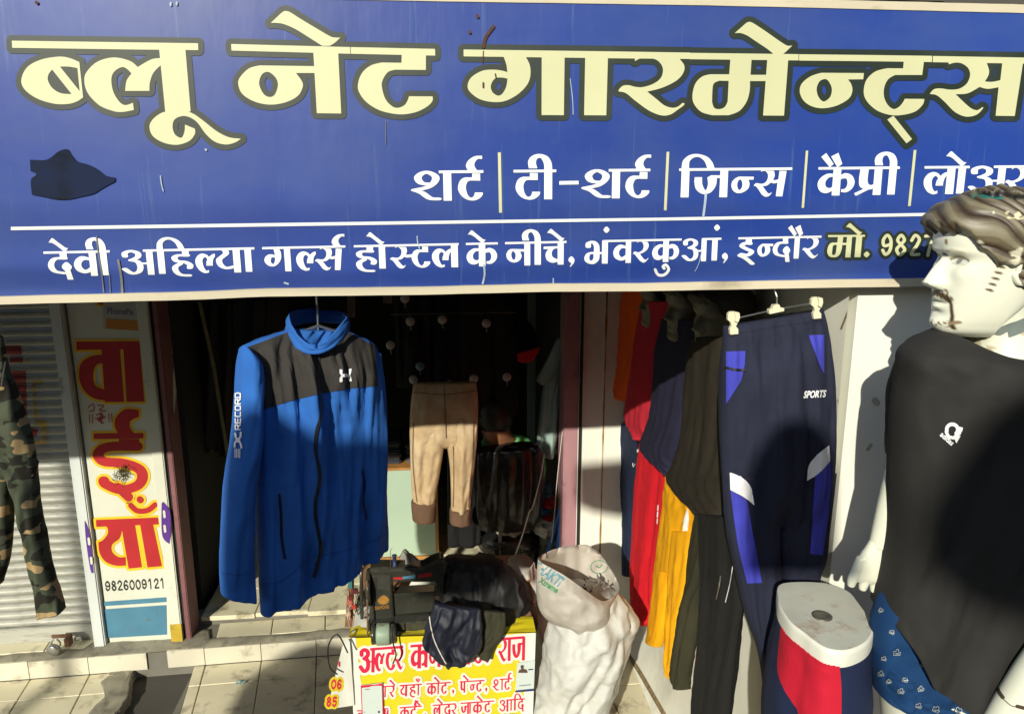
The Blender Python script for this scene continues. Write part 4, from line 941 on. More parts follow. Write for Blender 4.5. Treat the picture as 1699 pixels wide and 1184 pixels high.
cloth_obj('sleeve', F_nvy2, t, [(1030, 700, 1044, 705), (1022, 760, 1040, 765), (1017, 820, 1035, 822), (1012, 880, 1030, 882), (1015, 914, 1026, 916)], onX(.985), .022, seed=43, normal=(-1, 0, 0), nrow=40, n=32)
bo = bvh_of(o)
surf_print('logo', [PQ('1057,745 1062,745 1062,750 1057,750'), ST('1050,768 1051,774 1054,769', .6)], bo, .004, M_print, t, step=.6)
t, o = wall_item('orange_shirt', 'bright orange tee shirt hanging behind the crimson one near the door', 'shirt', F_or,
    [(1042, 480, 1078, 478), (1036, 505, 1076, 505), (1032, 560, 1070, 560), (1026, 610, 1060, 610), (1022, 640, 1052, 645), (1022, 651, 1046, 668)], .96, .045, 44, fold=.007)
t, o = wall_item('red_pants', 'long bright red track pants hanging on the side wall beneath the indigo shirt', 'pants', F_red,
    [(1068, 728, 1095, 745), (1059, 775, 1113, 778), (1054, 830, 1110, 840), (1050, 900, 1100, 905), (1048, 955, 1093, 950), (1051, 1005, 1084, 1000), (1066, 1030, 1080, 1022), (1074, 1038, 1079, 1030)], .97, .035, 47, fold=.007, part='pants_leg')
bo = bvh_of(o)
surf_print('leg_print', [ST('1092,838 1091.5,846', 1.0), ST('1091.5,849 1091,857', 1.0), ST('1091,860 1090.5,868', .8)], bo, .004, M_print, t, step=.6)
t, o = wall_item('crimson_shirt', 'crimson tee shirt between the orange and the indigo shirts on the side wall', 'shirt', F_dred,
    [(1074, 500, 1122, 500), (1064, 545, 1108, 545), (1056, 600, 1096, 600), (1047, 655, 1089, 660), (1043, 690, 1084, 706), (1052, 708, 1080, 724), (1066, 722, 1073, 731)], .94, .05, 50, fold=.007)
t, o = wall_item('yellow_pants', 'bright yellow track pants hanging on the side wall below the dark brown shirt', 'pants', F_yel,
    [(1112, 786, 1130, 800), (1108, 812, 1155, 826), (1102, 846, 1164, 846), (1096, 895, 1152, 890), (1090, 946, 1143, 950)], .93, .035, 53, fold=.008, part='pants_hip')
y1 = cloth_obj('pants_leg', F_yel, t, [(1098, 880, 1122, 880), (1092, 930, 1118, 940), (1088, 965, 1113, 965), (1082, 1010, 1108, 1010), (1076, 1050, 1099, 1055), (1075, 1062, 1094, 1073)], onX(.93), .028, seed=54, normal=(-1, 0, 0), nrow=40, n=40, fold=.007)
cloth_obj('pants_leg', F_yel, t, [(1116, 880, 1152, 880), (1114, 930, 1145, 938), (1112, 985, 1138, 985), (1109, 1040, 1128, 1040), (1106, 1096, 1121, 1100), (1113, 1118, 1120, 1128)], onX(.92), .028, seed=55, normal=(-1, 0, 0), nrow=40, n=40, fold=.007)
bo = bvh_of(o)
surf_print('side_flash', [PL('1142,842! 1143,860 1141,884! 1133,883! 1135,860')], bo, .004, M_print, t, step=.8)
t, o = wall_item('indigo_shirt', 'dark indigo tee shirt hanging between the crimson and the brown shirts', 'shirt', F_purp,
    [(1108, 528, 1165, 530), (1094, 580, 1158, 585), (1091, 640, 1148, 640), (1086, 690, 1138, 695), (1072, 728, 1130, 740), (1074, 748, 1124, 765), (1108, 768, 1120, 792)], .915, .05, 57, fold=.008)
t, o = wall_item('olive_pants', 'dark olive narrow pants hanging next to the yellow ones', 'pants', F_olive,
    [(1158, 840, 1215, 850), (1150, 890, 1205, 900), (1142, 950, 1190, 960), (1137, 1000, 1160, 1000), (1127, 1053, 1150, 1056), (1118, 1100, 1142, 1104), (1118, 1122, 1136, 1130), (1128, 1140, 1133, 1144)], .90, .03, 60, fold=.007, part='pants_leg')
t, o = wall_item('blue_shirt', 'steel blue shirt tail showing between the brown shirt and the navy track pants', 'shirt', F_stl,
    [(1196, 800, 1226, 806), (1198, 850, 1222, 860), (1188, 905, 1222, 920), (1187, 918, 1220, 936)], .90, .03, 61, fold=.006)
t, o = wall_item('brown_shirt', 'dark brown tee shirt on the nearest wall form beside the navy track pants', 'shirt', F_brn,
    [(1160, 560, 1222, 556), (1148, 610, 1220, 610), (1143, 660, 1218, 664), (1138, 720, 1214, 725), (1124, 770, 1212, 780), (1114, 790, 1210, 806), (1130, 820, 1208, 832), (1160, 846, 1206, 860)], .885, .05, 63, fold=.008)
t, o = wall_item('black_pants', 'long black trousers with a silver pocket zip beneath the navy track pants', 'trousers', F_black,
    [(1165, 850, 1238, 860), (1166, 920, 1236, 930), (1165, 985, 1232, 988), (1162, 1050, 1221, 1053), (1160, 1090, 1216, 1095), (1152, 1178, 1206, 1184), (1148, 1260, 1200, 1270)], .86, .035, 66, fold=.010, part='trouser_leg')
bo = bvh_of(o)
surf_print('pocket_zip', [ST('1196,955 1193,975 1189,993', 1.0)], bo, .004, M_wire, t, step=.6)
surf_print('piping', [ST('1216,938 1212,965 1204,998', .6)], bo, .004, M_print, t, step=.6)
# ---------------------------------------------------------------- shop mannequins
M_manq = mat('mannequin_cream', (.72, .73, .60), .42, .05, 6, .05, 20, dirt=(.38, .33, .22), dscale=5, dth=(.66, .9), spec=.5, paint=True)
M_manq_p = mat('mannequin_shell', (.68, .69, .56), .32, .07, 6, .05, 20, dirt=(.30, .22, .14), dscale=11, dth=(.68, .78), spec=.5)
M_hair = mat('painted_hair', (.20, .17, .10), .48, .12, 20, .12, 60, paint=True, spec=.6)
FRONT = [(-.5, .25), (-.47, .315), (-.42, .348), (-.34, .350), (-.25, .350), (-.17, .352), (-.1, .350), (0, .345), (.06, .335), (.12, .372), (.2, .385), (.3, .362), (.4, .265), (.47, .12), (.5, .01)]
BACK = [(-.5, -.10), (-.42, .0), (-.3, .18), (-.15, .33), (0, .40), (.15, .43), (.28, .39), (.4, .27), (.47, .13), (.5, .01)]
WID = [(-.5, .10), (-.46, .165), (-.40, .205), (-.33, .235), (-.2, .268), (-.05, .29), (.1, .305), (.25, .295), (.36, .235), (.44, .15), (.49, .05), (.5, .01)]
def G2(a, s): return math.exp(-(a/s)**2)
def head_point(z, a):
    """local head surface: x across, y forward, z up; head height 1"""
    f = linterp(FRONT, z); b = linterp(BACK, z); w = linterp(WID, z); ca, sa = math.cos(a), math.sin(a)
    x = w*math.copysign(abs(sa)**.86, sa)
    jaw = max(0, min(1, (-.12-z)/.38))
    y = (f if ca > 0 else b)*math.copysign(abs(ca)**(.92 if ca > 0 else .9), ca)
    ax = abs(x)
    if ca > 0:
        # nose
        if z <= .075 and z > -.175:
            if z > -.115: pr = .012+.112*((.075-z)/.19)**.9; s = .030+.034*((.075-z)/.19)
            else: pr = .124*max(0, 1-(-.115-z)/.055)**.55; s = .064
            y += pr*G2(x, s)+.045*(G2(ax-.052, .022)*G2(z+.125, .028))
        y += -.036*G2(ax-.115, .062)*G2(z-.045, .042)          # sockets
        y += .016*G2(ax-.115, .042)*G2(z-.040, .020)           # eyeballs
        y += .014*G2(ax-.12, .085)*G2(z-.112, .022)           # brow
        y += .016*G2(ax-.17, .06)*G2(z+.05, .07)               # cheekbone
        y += -.018*G2(z+.252, .009)*G2(x, .085)                # mouth line
        y += .022*G2(z+.225, .018)*G2(x, .062)+.026*G2(z+.285, .021)*G2(x, .055)
        y += .030*G2(z+.405, .045)*G2(x, .075)-.014*G2(z+.330, .022)*G2(x, .07)+.010*G2(z+.19, .03)*G2(x, .06)
        y += .006*G2(ax-.115, .045)*G2(z-.066, .007)           # upper lid
        y += -.008*G2(ax-.115, .042)*G2(z-.056, .006)
        y += .004*G2(ax-.115, .040)*G2(z-.022, .006)
    return Vector((x, y, z))
def dseg(px, pz, pts):
    d = 9
    for (ax, az), (bx, bz) in zip(pts[:-1], pts[1:]):
        L = (bx-ax)**2+(bz-az)**2+1e-9; t = max(0, min(1, ((px-ax)*(bx-ax)+(pz-az)*(bz-az))/L)); d = min(d, math.hypot(px-ax-t*(bx-ax), pz-az-t*(bz-az)))
    return d
CREAM = (.72, .73, .60); BRN = (.10, .065, .02); GREY = (.12, .14, .13); CHIP = (.26, .19, .10)
def face_paint(p, detail=True):
    x, y, z = p; c = list(CREAM)
    def mix(col, k):
        for i in range(3): c[i] += (col[i]-c[i])*max(0, min(1, k))
    if y < -.02: return c
    ax = abs(x)
    ex = (ax-.115)/.062
    if abs(ex) < 1.15:
        up = .052+.022*(1-ex*ex); lo = .020+.010*ex*ex
        mix((.62, .64, .58), 1 if lo < z < up else 0)
        mix((.10, .08, .03), (1-abs(z-up)/.010)*1.5 if abs(ex) < 1.1 else 0)
        mix((.30, .24, .10), (1-abs(z-lo)/.005)*.6 if abs(ex) < 1.0 else 0)
        if lo < z < up: mix((.20, .20, .15), 1-(math.hypot((ax-.11), z-.043)-.017)/.006)
        mix((.40, .32, .14), (1-abs(z-up-.014)/.014)*.6)
    mix((.42, .36, .22), .75*(1-dseg(ax, z, [(.055, .105), (.11, .125), (.175, .108)])/.014))
    # moustache and chin line
    d = dseg(ax, z, [(.0, -.192), (.05, -.202), (.105, -.226)]); hatch = .5+.5*math.sin(ax*240+z*160)
    mix((.05, .03, .01), max(0, 1-d/.030)*(1.3+1.6*hatch))
    d = dseg(ax, z, [(.09, -.222), (.118, -.262), (.125, -.34), (.12, -.43)]); mix((.06, .04, .014), (1-d/.015)*1.6)
    d = dseg(ax, z, [(.0, -.405), (.06, -.41), (.115, -.40)]); mix(BRN, (1-d/.03)*1.5*(1 if noise.noise(Vector((x*60, z*60, 0))) > .12 else .1))
    mix(BRN, max(0, 1-abs(z+.315)/.012)*max(0, 1-ax/.05))
    # lips shadow
    mix((.25, .22, .15), (1-abs(z+.254)/.004)*(1 if ax < .085 else 0))
    # sideburn dashes, in front of the ear
    for k in range(6):
        zz = .06-k*.040; yy = .105+k*.010
        dd = math.hypot((y-yy)/.026, (z-zz-(y-yy)*.25)/.0095); mix((.10, .07, .03), (1.25-dd)*2.2)
    mix(CHIP, (1-dseg(x, z, [(-.115, -.395), (-.150, -.38)])/.013)*3)
    mix(CHIP, (1-math.hypot((x+.062)/.018, (z-.175)/.022))*4+noise.noise(p*40)*1.5 if math.hypot(x+.062, z-.175) < .05 else 0)
    mix(GREY, (1-math.hypot((x+.015)/.035, (z-.083)/.020))*4+noise.noise(p*35) if math.hypot(x+.015, z-.083) < .06 else 0)
    mix(CHIP, (1-dseg(x, z, [(-.082, -.16), (-.092, -.19)])/.009)*3)
    return c
def make_head(parent, T, hair_mat, res=(150, 170), paint=True, name='head'):
    """T: local (head units) -> world"""
    nz, na = res; V = []; F = []; C_ = []
    zs = [-.5+1.0*(.5-.5*math.cos(math.pi*(i/nz)))*.35+1.0*(i/nz)*.65 for i in range(nz+1)]
    for z in zs:
        for k in range(na):
            a = 2*math.pi*k/na; a = a-.28*math.sin(a)      # denser at the face
            p = head_point(z, a); V.append(T(p)); C_.append((*(face_paint(p) if paint else CREAM), 1))
    for j in range(nz):
        for k in range(na): F.append((j*na+k, j*na+(k+1) % na, (j+1)*na+(k+1) % na, (j+1)*na+k))
    F += [tuple(range(na-1, -1, -1)), tuple(nz*na+k for k in range(na))]
    h = mk(name, V, F, M_manq, parent, True, colors=C_)
    for sx in (-1, 1):                                         # ears
        V = []; F = []; n1, n2 = 36, 10
        for i in range(n1+1):
            a = -2.2+i/n1*4.9
            c = Vector((sx*.295, -.045+.052*math.cos(a)*1.0, .0+.092*math.sin(a)-.0)); r = .014+.006*math.sin(i/n1*math.pi)
            if math.sin(a) < -.2: c.y += .02
            for k in range(n2):
                b = 2*math.pi*k/n2; V.append(T(c+Vector((sx*r*math.cos(b)*1.5+sx*.012*(1-math.cos(a))*.8, r*math.sin(b)*math.cos(a), r*math.sin(b)*math.sin(a)))))
        for i in range(n1):
            for k in range(n2): F.append((i*n2+k, i*n2+(k+1) % n2, (i+1)*n2+(k+1) % n2, (i+1)*n2+k))
        # inner dish
        b0 = len(V); V.append(T(Vector((sx*.286, -.04, 0))))
        for i in range(24):
            a = 2*math.pi*i/24; V.append(T(Vector((sx*.297, -.045+.050*math.cos(a), .088*math.sin(a)))))
        for i in range(24): F.append((b0, b0+1+i, b0+1+(i+1) % 24))
        mk('ear', V, F, M_manq, h, True, colors=[(*CREAM, 1)]*len(V))
    # hair: combed shell over the skull
    nz, na = int(res[0]*1.2), int(res[1]*1.3); V = []; F = []; C_ = []
    for j in range(nz+1):
        t = j/nz; z = -.12+.62*(1-(1-t)**1.6)
        for k in range(na):
            a = 2*math.pi*k/na; p = head_point(min(z, .4995), a); q = p.copy()
            # hairline height as a function of direction
            y = p.y; side = abs(a-math.pi)/math.pi        # 1 = front, 0 = back
            hl = .215 if side > .80 else (.215-(.80-side)*1.15 if side > .62 else (.008 if side > .50 else -.12-.0*side))
            if .50 < side <= .62: hl = .008+(side-.50)*.0
            hl += .012*math.sin(a*23)
            s_ = max(0, min(1, (z-hl)/.045)); s_ = s_*s_*(3-2*s_)
            dirn = Vector((p.x*1.1, p.y, (z-.05)*.9)).normalized()
            wv = noise.noise(Vector((p.x*3, p.y*3, z*3)))
            flow = z*1.0-p.y*.75+.10*wv+.35*max(0, p.y)*abs(p.x)*2
            gr = abs(math.sin(flow*40+wv*2.2)); g2 = abs(math.sin(flow*95+wv*5))
            quiff = .055*G2(p.y-.36, .13)*G2(z-.30, .10)*(1 if p.y > 0 else 0)
            th = .040+.020*G2(z-.4, .15)+quiff+.017*gr+.003*g2
            crack = 0
            if p.x < .02 and p.y > -.35:
                ln = .425+.035*math.sin(p.y*9)+.02*noise.noise(Vector((p.y*14, 3, 1))); 
                d = abs(z-ln+.10*(p.y-.05)); wdt = .022*(1 if -.3 < p.y < .22 else 0)*(.6+.6*abs(noise.noise(Vector((p.y*9, 0, 7)))))
                crack = max(0, min(1, (wdt*1.6-d)/.006)) if wdt > 0 and p.x < -.02 else 0
            th *= (1-.75*crack)
            q = p+dirn*(th*s_-.02*(1-s_))
            n1 = noise.noise(Vector((p.x*9, p.y*9, z*9))); n2 = noise.noise(Vector((p.x*30, p.y*30, z*30)))
            base = Vector((.125, .102, .058)).lerp(Vector((.035, .020, .009)), max(0, min(1, 1.30-gr*1.6+.2*n2)))
            if gr > .90: base = base.lerp(Vector((.34, .31, .21)), max(0, .30+.7*n1))
            if n1+.4*n2 > .46: base = base.lerp(Vector((.58, .56, .42)), min(1, (n1+.4*n2-.46)*14))
            if -.05 < p.y < .12 and .30 < z < .40 and p.x < 0 and n1+.6*n2 > -.15: base = Vector((.66, .58, .34))
            if crack > .3: base = Vector((.008, .008, .006))
            if .10 < p.y < .19 and .41 < z < .46 and p.x < -.02: base = Vector((.0, .14, .12))
            V.append(T(q)); C_.append((*base, 1))
    for j in range(nz):
        for k in range(na): F.append((j*na+k, j*na+(k+1) % na, (j+1)*na+(k+1) % na, (j+1)*na+k))
    F.append(tuple(nz*na+k for k in range(na)))
    mk('hair', V, F, hair_mat, h, True, colors=C_)
    return h
MY = 1.43
man = thing('mannequin', 'male shop mannequin in black tee shirt and blue printed shorts at the right edge', 'mannequin', atY(1600, 1184, MY)-Vector((0, 0, .7)))
S_ = .290
fd = Vector((-.992, .06, 0)).normalized(); rt = Vector((-fd.y, fd.x, 0))       # rt: local +x (its left)
nose_w = atY(1531, 468, MY+.03)
ctr = nose_w-fd*(.475*S_)+Vector((0, 0, .115*S_))
TH = lambda p: ctr+fd*(p.y*S_)-rt*(p.x*S_)+Vector((0, 0, p.z*S_))
# local +x must be on the far or near side; the near side carries x < 0
make_head(man, TH, M_hair)
# neck
pm = onY(MY)
neckV, neckF = [], []
C_ = []
neck_rings = [((ctr+Vector((.030, .02, -.27*S_))), .215*S_, .235*S_), (ctr+Vector((.050, .02, -.42*S_)), .21*S_, .225*S_), (ctr+Vector((.062, .015, -.56*S_)), .225*S_, .235*S_), (ctr+Vector((.072, .01, -.70*S_)), .29*S_, .27*S_), (ctr+Vector((.085, .005, -.82*S_)), .48*S_, .34*S_), (ctr+Vector((.095, .0, -.95*S_)), .66*S_, .40*S_)]
nr = [(c.x, c.y, c.z, a, b) for c, a, b in neck_rings]
for j in range(41):
    x, y, z, a, b = interp(nr, j/40)
    for k in range(72):
        t = 2*math.pi*k/72; p = Vector((x+a*math.cos(t), y+b*math.sin(t), z))
        p += Vector((0, 0, 1))*0
        neckV.append(p); c = CREAM
        n_ = noise.noise(p*14)+.5*noise.noise(p*50)
        if n_ > .33: c = (.50, .44, .30)
        C_.append((*c, 1))
for j in range(40):
    for k in range(72): neckF.append((j*72+k, j*72+(k+1) % 72, (j+1)*72+(k+1) % 72, (j+1)*72+k))
neck = mk('neck', neckV, neckF, M_manq, man, True, colors=C_)
M_chip = mat('bare_grey_chip', (.16, .19, .18), .8, .15, 30, .3, 60)
surf_print('paint_chip', [PL('1649,554! 1656,545 1672,537 1690,531 1715,520! 1715,545! 1700,550 1686,556 1674,560! 1672,550! 1660,556')], bvh_of(neck), .0015, M_chip, man, step=.8)
# tee shirt
F_tee = fabric('black_tee', (.022, .021, .019), rough=.75)
rowsT = [(1578, 552, 1745, 540), (1552, 553, 1800, 545), (1516, 572, 1880, 560), (1500, 590, 1905, 600), (1498, 626, 1900, 650), (1490, 675, 1880, 730), (1484, 756, 1850, 820), (1481, 860, 1810, 930), (1474, 920, 1770, 1010), (1464, 985, 1730, 1070), (1462, 1012, 1700, 1100)]
NX = atY(1668, 560, MY).x
def teeV():
    V = []; F = []; n = 150; nrow = 150; ths = [.075, .085, .105, .12, .13, .125, .12, .12, .125, .13, .135]
    rr = [tuple(r)+(t,) for r, t in zip(rowsT, ths)]
    for i in range(nrow+1):
        t = i/nrow; xl, yl, xr, yr, th = interp(rr, t); A = pm(xl, yl); B = pm(xr, yr); c = (A+B)/2; h = (B-A)/2
        nrm = Vector((h.y, -h.x, 0)).normalized()
        for k in range(n):
            a = 2*math.pi*k/n; ca, sa = math.cos(a), math.sin(a)
            p = c+h*math.copysign(abs(ca)**.9, ca)+nrm*th*math.copysign(abs(sa)**.8, sa)
            u = ca*1.0
            # drag folds falling from the chest to the lower right
            q = 0
            if sa > 0:
                dgl = t*1.0-u*.35
                env = max(0, min(1, (t-.35)*3)); q = .030*env*noise.noise(Vector((dgl*2.0+u*1.5, (t+u*.9)*4.2, 5)))+.012*noise.noise(Vector((u*4, t*5, 2)))+.004*noise.noise(Vector((u*12, t*14, 8)))
                q += .010*G2(t-.35, .16)*(G2(u+.42, .25)+G2(u-.30, .25))
            p += nrm*q*math.copysign(1, sa)
            # neckline drop and hem sag
            if i < 50 and sa > 0: p.z -= .062*sa**.5*(1-i/50)*max(0, 1-((p.x-NX)/.135)**2)
            if t > .8: p.z -= .115*((t-.8)/.2)**1.3*max(0, sa)**.8*(1 if ca < .9 else .6)*max(0, min(1, (1-abs(u+.05))*2.2))
            V.append(p)
    for i in range(nrow):
        for k in range(n): F.append((i*n+k, i*n+(k+1) % n, (i+1)*n+(k+1) % n, (i+1)*n+k))
    return V, F
V, F = teeV(); tee = mk('tee_shirt', V, F, F_tee, man, True)
bt = bvh_of(tee)
# round ribbed collar lies where the neck leaves the shirt
0 and surf_print('collar_rib', [ST('1570,556 1580,574 1600,590 1630,600 1665,600 1700,590 1730,572', 4.5)], bt, .003, F_tee, man, step=1.2)
cloth_obj('sleeve', F_tee, man, [(1530, 552, 1560, 552), (1508, 575, 1560, 575), (1499, 620, 1560, 620), (1489, 680, 1550, 685), (1484, 762, 1545, 768)], lambda x, y: atY(x, y, MY+.03), [.02, .05, .065, .07, .065], nrow=40, n=48, fold=.014, seed=9)
word_mesh('chest_lettering', latin('adidas', 1559, 722, 9, .72, 0, .03, .85), on_surface(bt, .0035), M_print, man)
surf_print('chest_logo', [('nib', [(1580+11*math.cos(a)*.85, 712+11*math.sin(a)*.8) for a in [x*.35-.3-3.1+.0 for x in range(13)]], 2.9, 2.9), ('nib', [(1570, 716), (1574, 724), (1582, 726), (1592, 718)], 2.6, 2.6), PQ('1582,724 1594,722 1587,735'), PQ('1588,706 1598,709 1596,716 1589,716')], bt, .0035, M_print, man, step=.6)
# far arm hanging with its hand
am = lambda x, y: atY(x, y, MY+.045)
cloth_obj('arm', M_manq_p, man, [(1500, 660, 1545, 670), (1488, 740, 1530, 745), (1472, 790, 1520, 800), (1459, 838, 1512, 845), (1448, 885, 1500, 890), (1443, 905, 1488, 905)], am, [.035, .036, .036, .034, .030, .024], nrow=40, n=40, fold=0, power=1.0, wr=0)
hand = thing  # (kept plain)
def finger(pts, r, parent, nm='finger'):
    g = Geo(); P_ = [am(x, y) for x, y in pts]; P2 = [tuple(interp([tuple(p) for p in P_], k/12)) for k in range(13)]
    rs = [interp([(a,) for a in r], k/12)[0] for k in range(13)]; g.tube(P2, rs, 14); return g
g = Geo()
V, F = cloth([(1446, 895, 1486, 895), (1438, 906, 1490, 908), (1424, 926, 1493, 928), (1417, 944, 1493, 948), (1414, 956, 1490, 962), (1418, 964, 1484, 970)], am, [.021, .020, .020, .018, .015, .008], nrow=30, n=40, fold=0, power=1.0, wr=0)
g.add(V, F)
for pts, r in (([(1430, 925), (1420, 948), (1414, 962), (1412, 972)], [.012, .0115, .011, .008]), ([(1443, 925), (1438, 950), (1433, 968), (1431, 978)], [.012, .012, .011, .008]), ([(1458, 925), (1454, 950), (1451, 970), (1450, 981)], [.012, .012, .011, .008]), ([(1472, 925), (1471, 950), (1469, 968), (1468, 978)], [.012, .0115, .011, .008]), ([(1484, 912), (1490, 930), (1492, 946), (1490, 958)], [.011, .010, .009, .004])):
    gg = finger(pts, r, man); g.add(gg.v, gg.f)
ho = g.mk('hand', M_manq_p, man, True)
rm = ho.modifiers.new('join', 'REMESH'); rm.mode = 'VOXEL'; rm.voxel_size = .0022; rm.use_smooth_shade = True
sm = ho.modifiers.new('soft', 'SMOOTH'); sm.iterations = 3
# shorts with scattered white badges
F_short = fabric('printed_blue', (.006, .038, .12))
sh = cloth_obj('shorts', F_short, man, [(1470, 960, 1735, 1050), (1458, 1010, 1700, 1080), (1452, 1050, 1675, 1115), (1452, 1100, 1650, 1145), (1456, 1135, 1625, 1165), (1458, 1150, 1615, 1185)], pm, [.07, .08, .085, .085, .085, .08], nrow=50, n=80, fold=.014, seed=71)
s2 = cloth_obj('shorts_leg', F_short, man, [(1512, 1142, 1635, 1160), (1514, 1180, 1640, 1200), (1516, 1260, 1640, 1280)], lambda x, y: atY(x, y, MY-.02), .08, nrow=30, n=60, fold=.012, seed=74)
s3 = cloth_obj('shorts_leg', F_short, man, [(1456, 1090, 1530, 1110), (1456, 1115, 1530, 1140), (1460, 1142, 1528, 1168)], pm, .075, nrow=20, n=60, fold=.010, seed=75)
bsx = bvh_of(sh, s2, s3)
M_badge = mat('worn_white_badge', (.30, .33, .35), .7, .3, 60)
bad = []
for x, y, s in ((1488, 1082, 6), (1467, 1092, 4), (1462, 1117, 5), (1495, 1146, 5), (1502, 1127, 4.5), (1568, 1140, 7), (1528, 1142, 5), (1480, 1048, 4), (1462, 1012, 4), (1614, 1154, 6), (1531, 1102, 4), (1524, 1170, 5), (1590, 1178, 6), (1553, 1176, 6), (1475, 1130, 4)):
    w = s*1.0; a = random.uniform(-.6, .6)
    q = [(-w, -s*.4), (-w*.3, -s*.5), (-w*.2, -s), (w*.4, -s), (w*.5, -s*.3), (w, -s*.2), (w*.9, s*.6), (-w*.9, s*.7)]
    q = [(x+u*math.cos(a)-v*math.sin(a), y+u*math.sin(a)+v*math.cos(a)) for u, v in q]
    bad.append(('nib', q+[q[0]], .55, .55)); bad.append(('nib', [(x-w*.6, y), (x+w*.6, y+1)], .5, .5)); bad.append(('nib', [(x-w*.4, y+s*.35), (x+w*.5, y+s*.3)], .5, .5))
tag(surf_print('badge_print', bad, bsx, .003, M_badge, man, step=.5), kind='stuff')
cloth_obj('thigh', M_manq_p, man, [(1462, 1125, 1526, 1140), (1468, 1170, 1526, 1180), (1474, 1300, 1528, 1300), (1480, 1700, 1530, 1700)], lambda x, y: atY(x, y, MY+.01), .065, nrow=30, n=40, fold=0, power=1, wr=0)
cloth_obj('thigh', M_manq_p, man, [(1540, 1150, 1620, 1160), (1545, 1300, 1620, 1300), (1550, 1700, 1620, 1700)], lambda x, y: atY(x, y, MY-.03), .065, nrow=30, n=40, fold=0, power=1, wr=0)
# near arm, elbow bent, with the dark joint line
near = lambda x, y: atY(x, y, MY-.16)
g = Geo()
pa = [near(1900, 720), near(1880, 860), near(1820, 1000), near(1740, 1092), near(1690, 1160), near(1640, 1235), near(1600, 1290)]
P2 = [tuple(interp([tuple(p) for p in pa], k/40)) for k in range(41)]; rs = [interp([(.052,), (.050,), (.046,), (.044,), (.040,), (.034,), (.026,)], k/40)[0] for k in range(41)]
g.tube(P2, rs, 32); arm2 = g.mk('arm', M_manq_p, man, True)
M_joint = mat('joint_grime', (.055, .035, .02), .9, .3, 30)
surf_print('joint_line', [ST('1650,1130 1657,1146 1664,1156', 3.2), ST('1664,1158 1678,1170 1690,1172', .7), ST('1688,1171 1700,1174', 3)], bvh_of(arm2), .001, M_joint, man, step=.6)
# rod stand
g = Geo(); g.tube([atY(1600, 1184, MY)-Vector((0, 0, 1.4)), atY(1600, 1184, MY)-Vector((0, 0, .1))], .012, 10)
bx_ = atY(1600, 1184, MY)
g = Geo(); g.box((bx_.x-.45, MY-.25, .02), (bx_.x+.7, 1.78, .62), .01); o = g.mk('wooden_platform', M_wood); tag(o, 'low wooden platform under the mannequin at the right', 'platform')

# ---------------------------------------------------------------- hip form with flat cap, right of the navy track pants
hipf = thing('hip_form', 'lower body display form in red and navy shorts with a flat white worn top', 'display form', atY(1370, 1184, 1.5)-Vector((0, 0, .3)))
cap = [(1291, 985), (1291, 970), (1305, 964), (1345, 963), (1380, 967), (1408, 979), (1420, 992), (1432, 1008), (1448, 1028), (1450, 1042), (1442, 1060), (1425, 1072), (1400, 1079), (1372, 1075), (1350, 1062), (1335, 1050), (1312, 1032), (1298, 1012), (1292, 998)]
Zc = atY(1370, 1025, 1.5).z
capo = [tuple(atZ(x, y, Zc)) for x, y in catmull([(a, b) for a, b in cap], True, 4)]
n = len(capo); V = [Vector(p) for p in capo]; cc = sum(V, Vector())/n
def ring(k, z, s=1.0): return [Vector((cc.x+(p.x-cc.x)*s, cc.y+(p.y-cc.y)*s, z)) for p in V]
rings = [ring(0, Zc-.001, .97), ring(0, Zc-.003, 1.0), ring(0, Zc-.012, 1.01), ring(0, Zc-.040, 1.01)]
VV = [p for r in rings for p in r]; F = [tuple(range(n))]
for j in range(3):
    for k in range(n): F.append((j*n+k, j*n+(k+1) % n, (j+1)*n+(k+1) % n, (j+1)*n+k))
M_capm = mat('cap_worn_white', (.50, .50, .42), .6, .12, 10, .2, 40, dirt=(.30, .14, .07), dscale=11, dth=(.52, .68))
M_rimw = mat('cap_rim_white', (.70, .70, .60), .45, .06, 8, dirt=(.35, .28, .18), dscale=10, dth=(.64, .85))
mk('cap_rim', VV, F[1:], M_rimw, hipf, True); mk('cap_top', rings[0], [tuple(range(n))], M_capm, hipf)
cS = atZ(1364, 1021, Zc); g = Geo(); g.lathe(cS+Vector((0, 0, -.001)), (0, 0, 1), [(.023, 0), (.023, .002), (.019, .003), (.015, .001), (.002, .0015)], 28); g.mk('metal_socket', mat('socket_metal', (.20, .19, .15), .45, .3, 60, .4, 90, metal=.7), hipf, True)
F_rs = fabric('red_shorts', (.50, .010, .030)); F_ns = fabric('navy_shorts', (.012, .020, .060))
rows = [ring(0, Zc-.036, 1.0), ring(0, Zc-.10, 1.04), ring(0, Zc-.20, 1.14), ring(0, Zc-.32, 1.16), ring(0, Zc-.50, 1.05)]
fine = []
for j in range(31):
    fine.append([Vector(interp([tuple(r[k]) for r in rows], j/30))+(rows[1][k]-cc).normalized()*.005*noise.noise(Vector((k*.21, j*.2, 3)))*(1 if j > 2 else 0) for k in range(n)])
VV = [p for r in fine for p in r]; F = []; fm = []
split = atY(1397, 1100, 1.35).x
for j in range(30):
    for k in range(n):
        F.append((j*n+k, j*n+(k+1) % n, (j+1)*n+(k+1) % n, (j+1)*n+k)); m_ = (VV[j*n+k]+VV[(j+1)*n+(k+1) % n])/2
        fm.append(0)
hipo = mk('shorts_body', VV, F, F_ns, hipf, True)
surf_print('red_panel', [PL('1296,1040! 1310,1046 1335,1068 1352,1082 1375,1092 1392,1096! 1396,1150 1394,1250! 1330,1250! 1325,1184 1316,1166 1300,1140 1290,1105')], bvh_of(hipo), .003, F_rs, hipf, step=1.5)
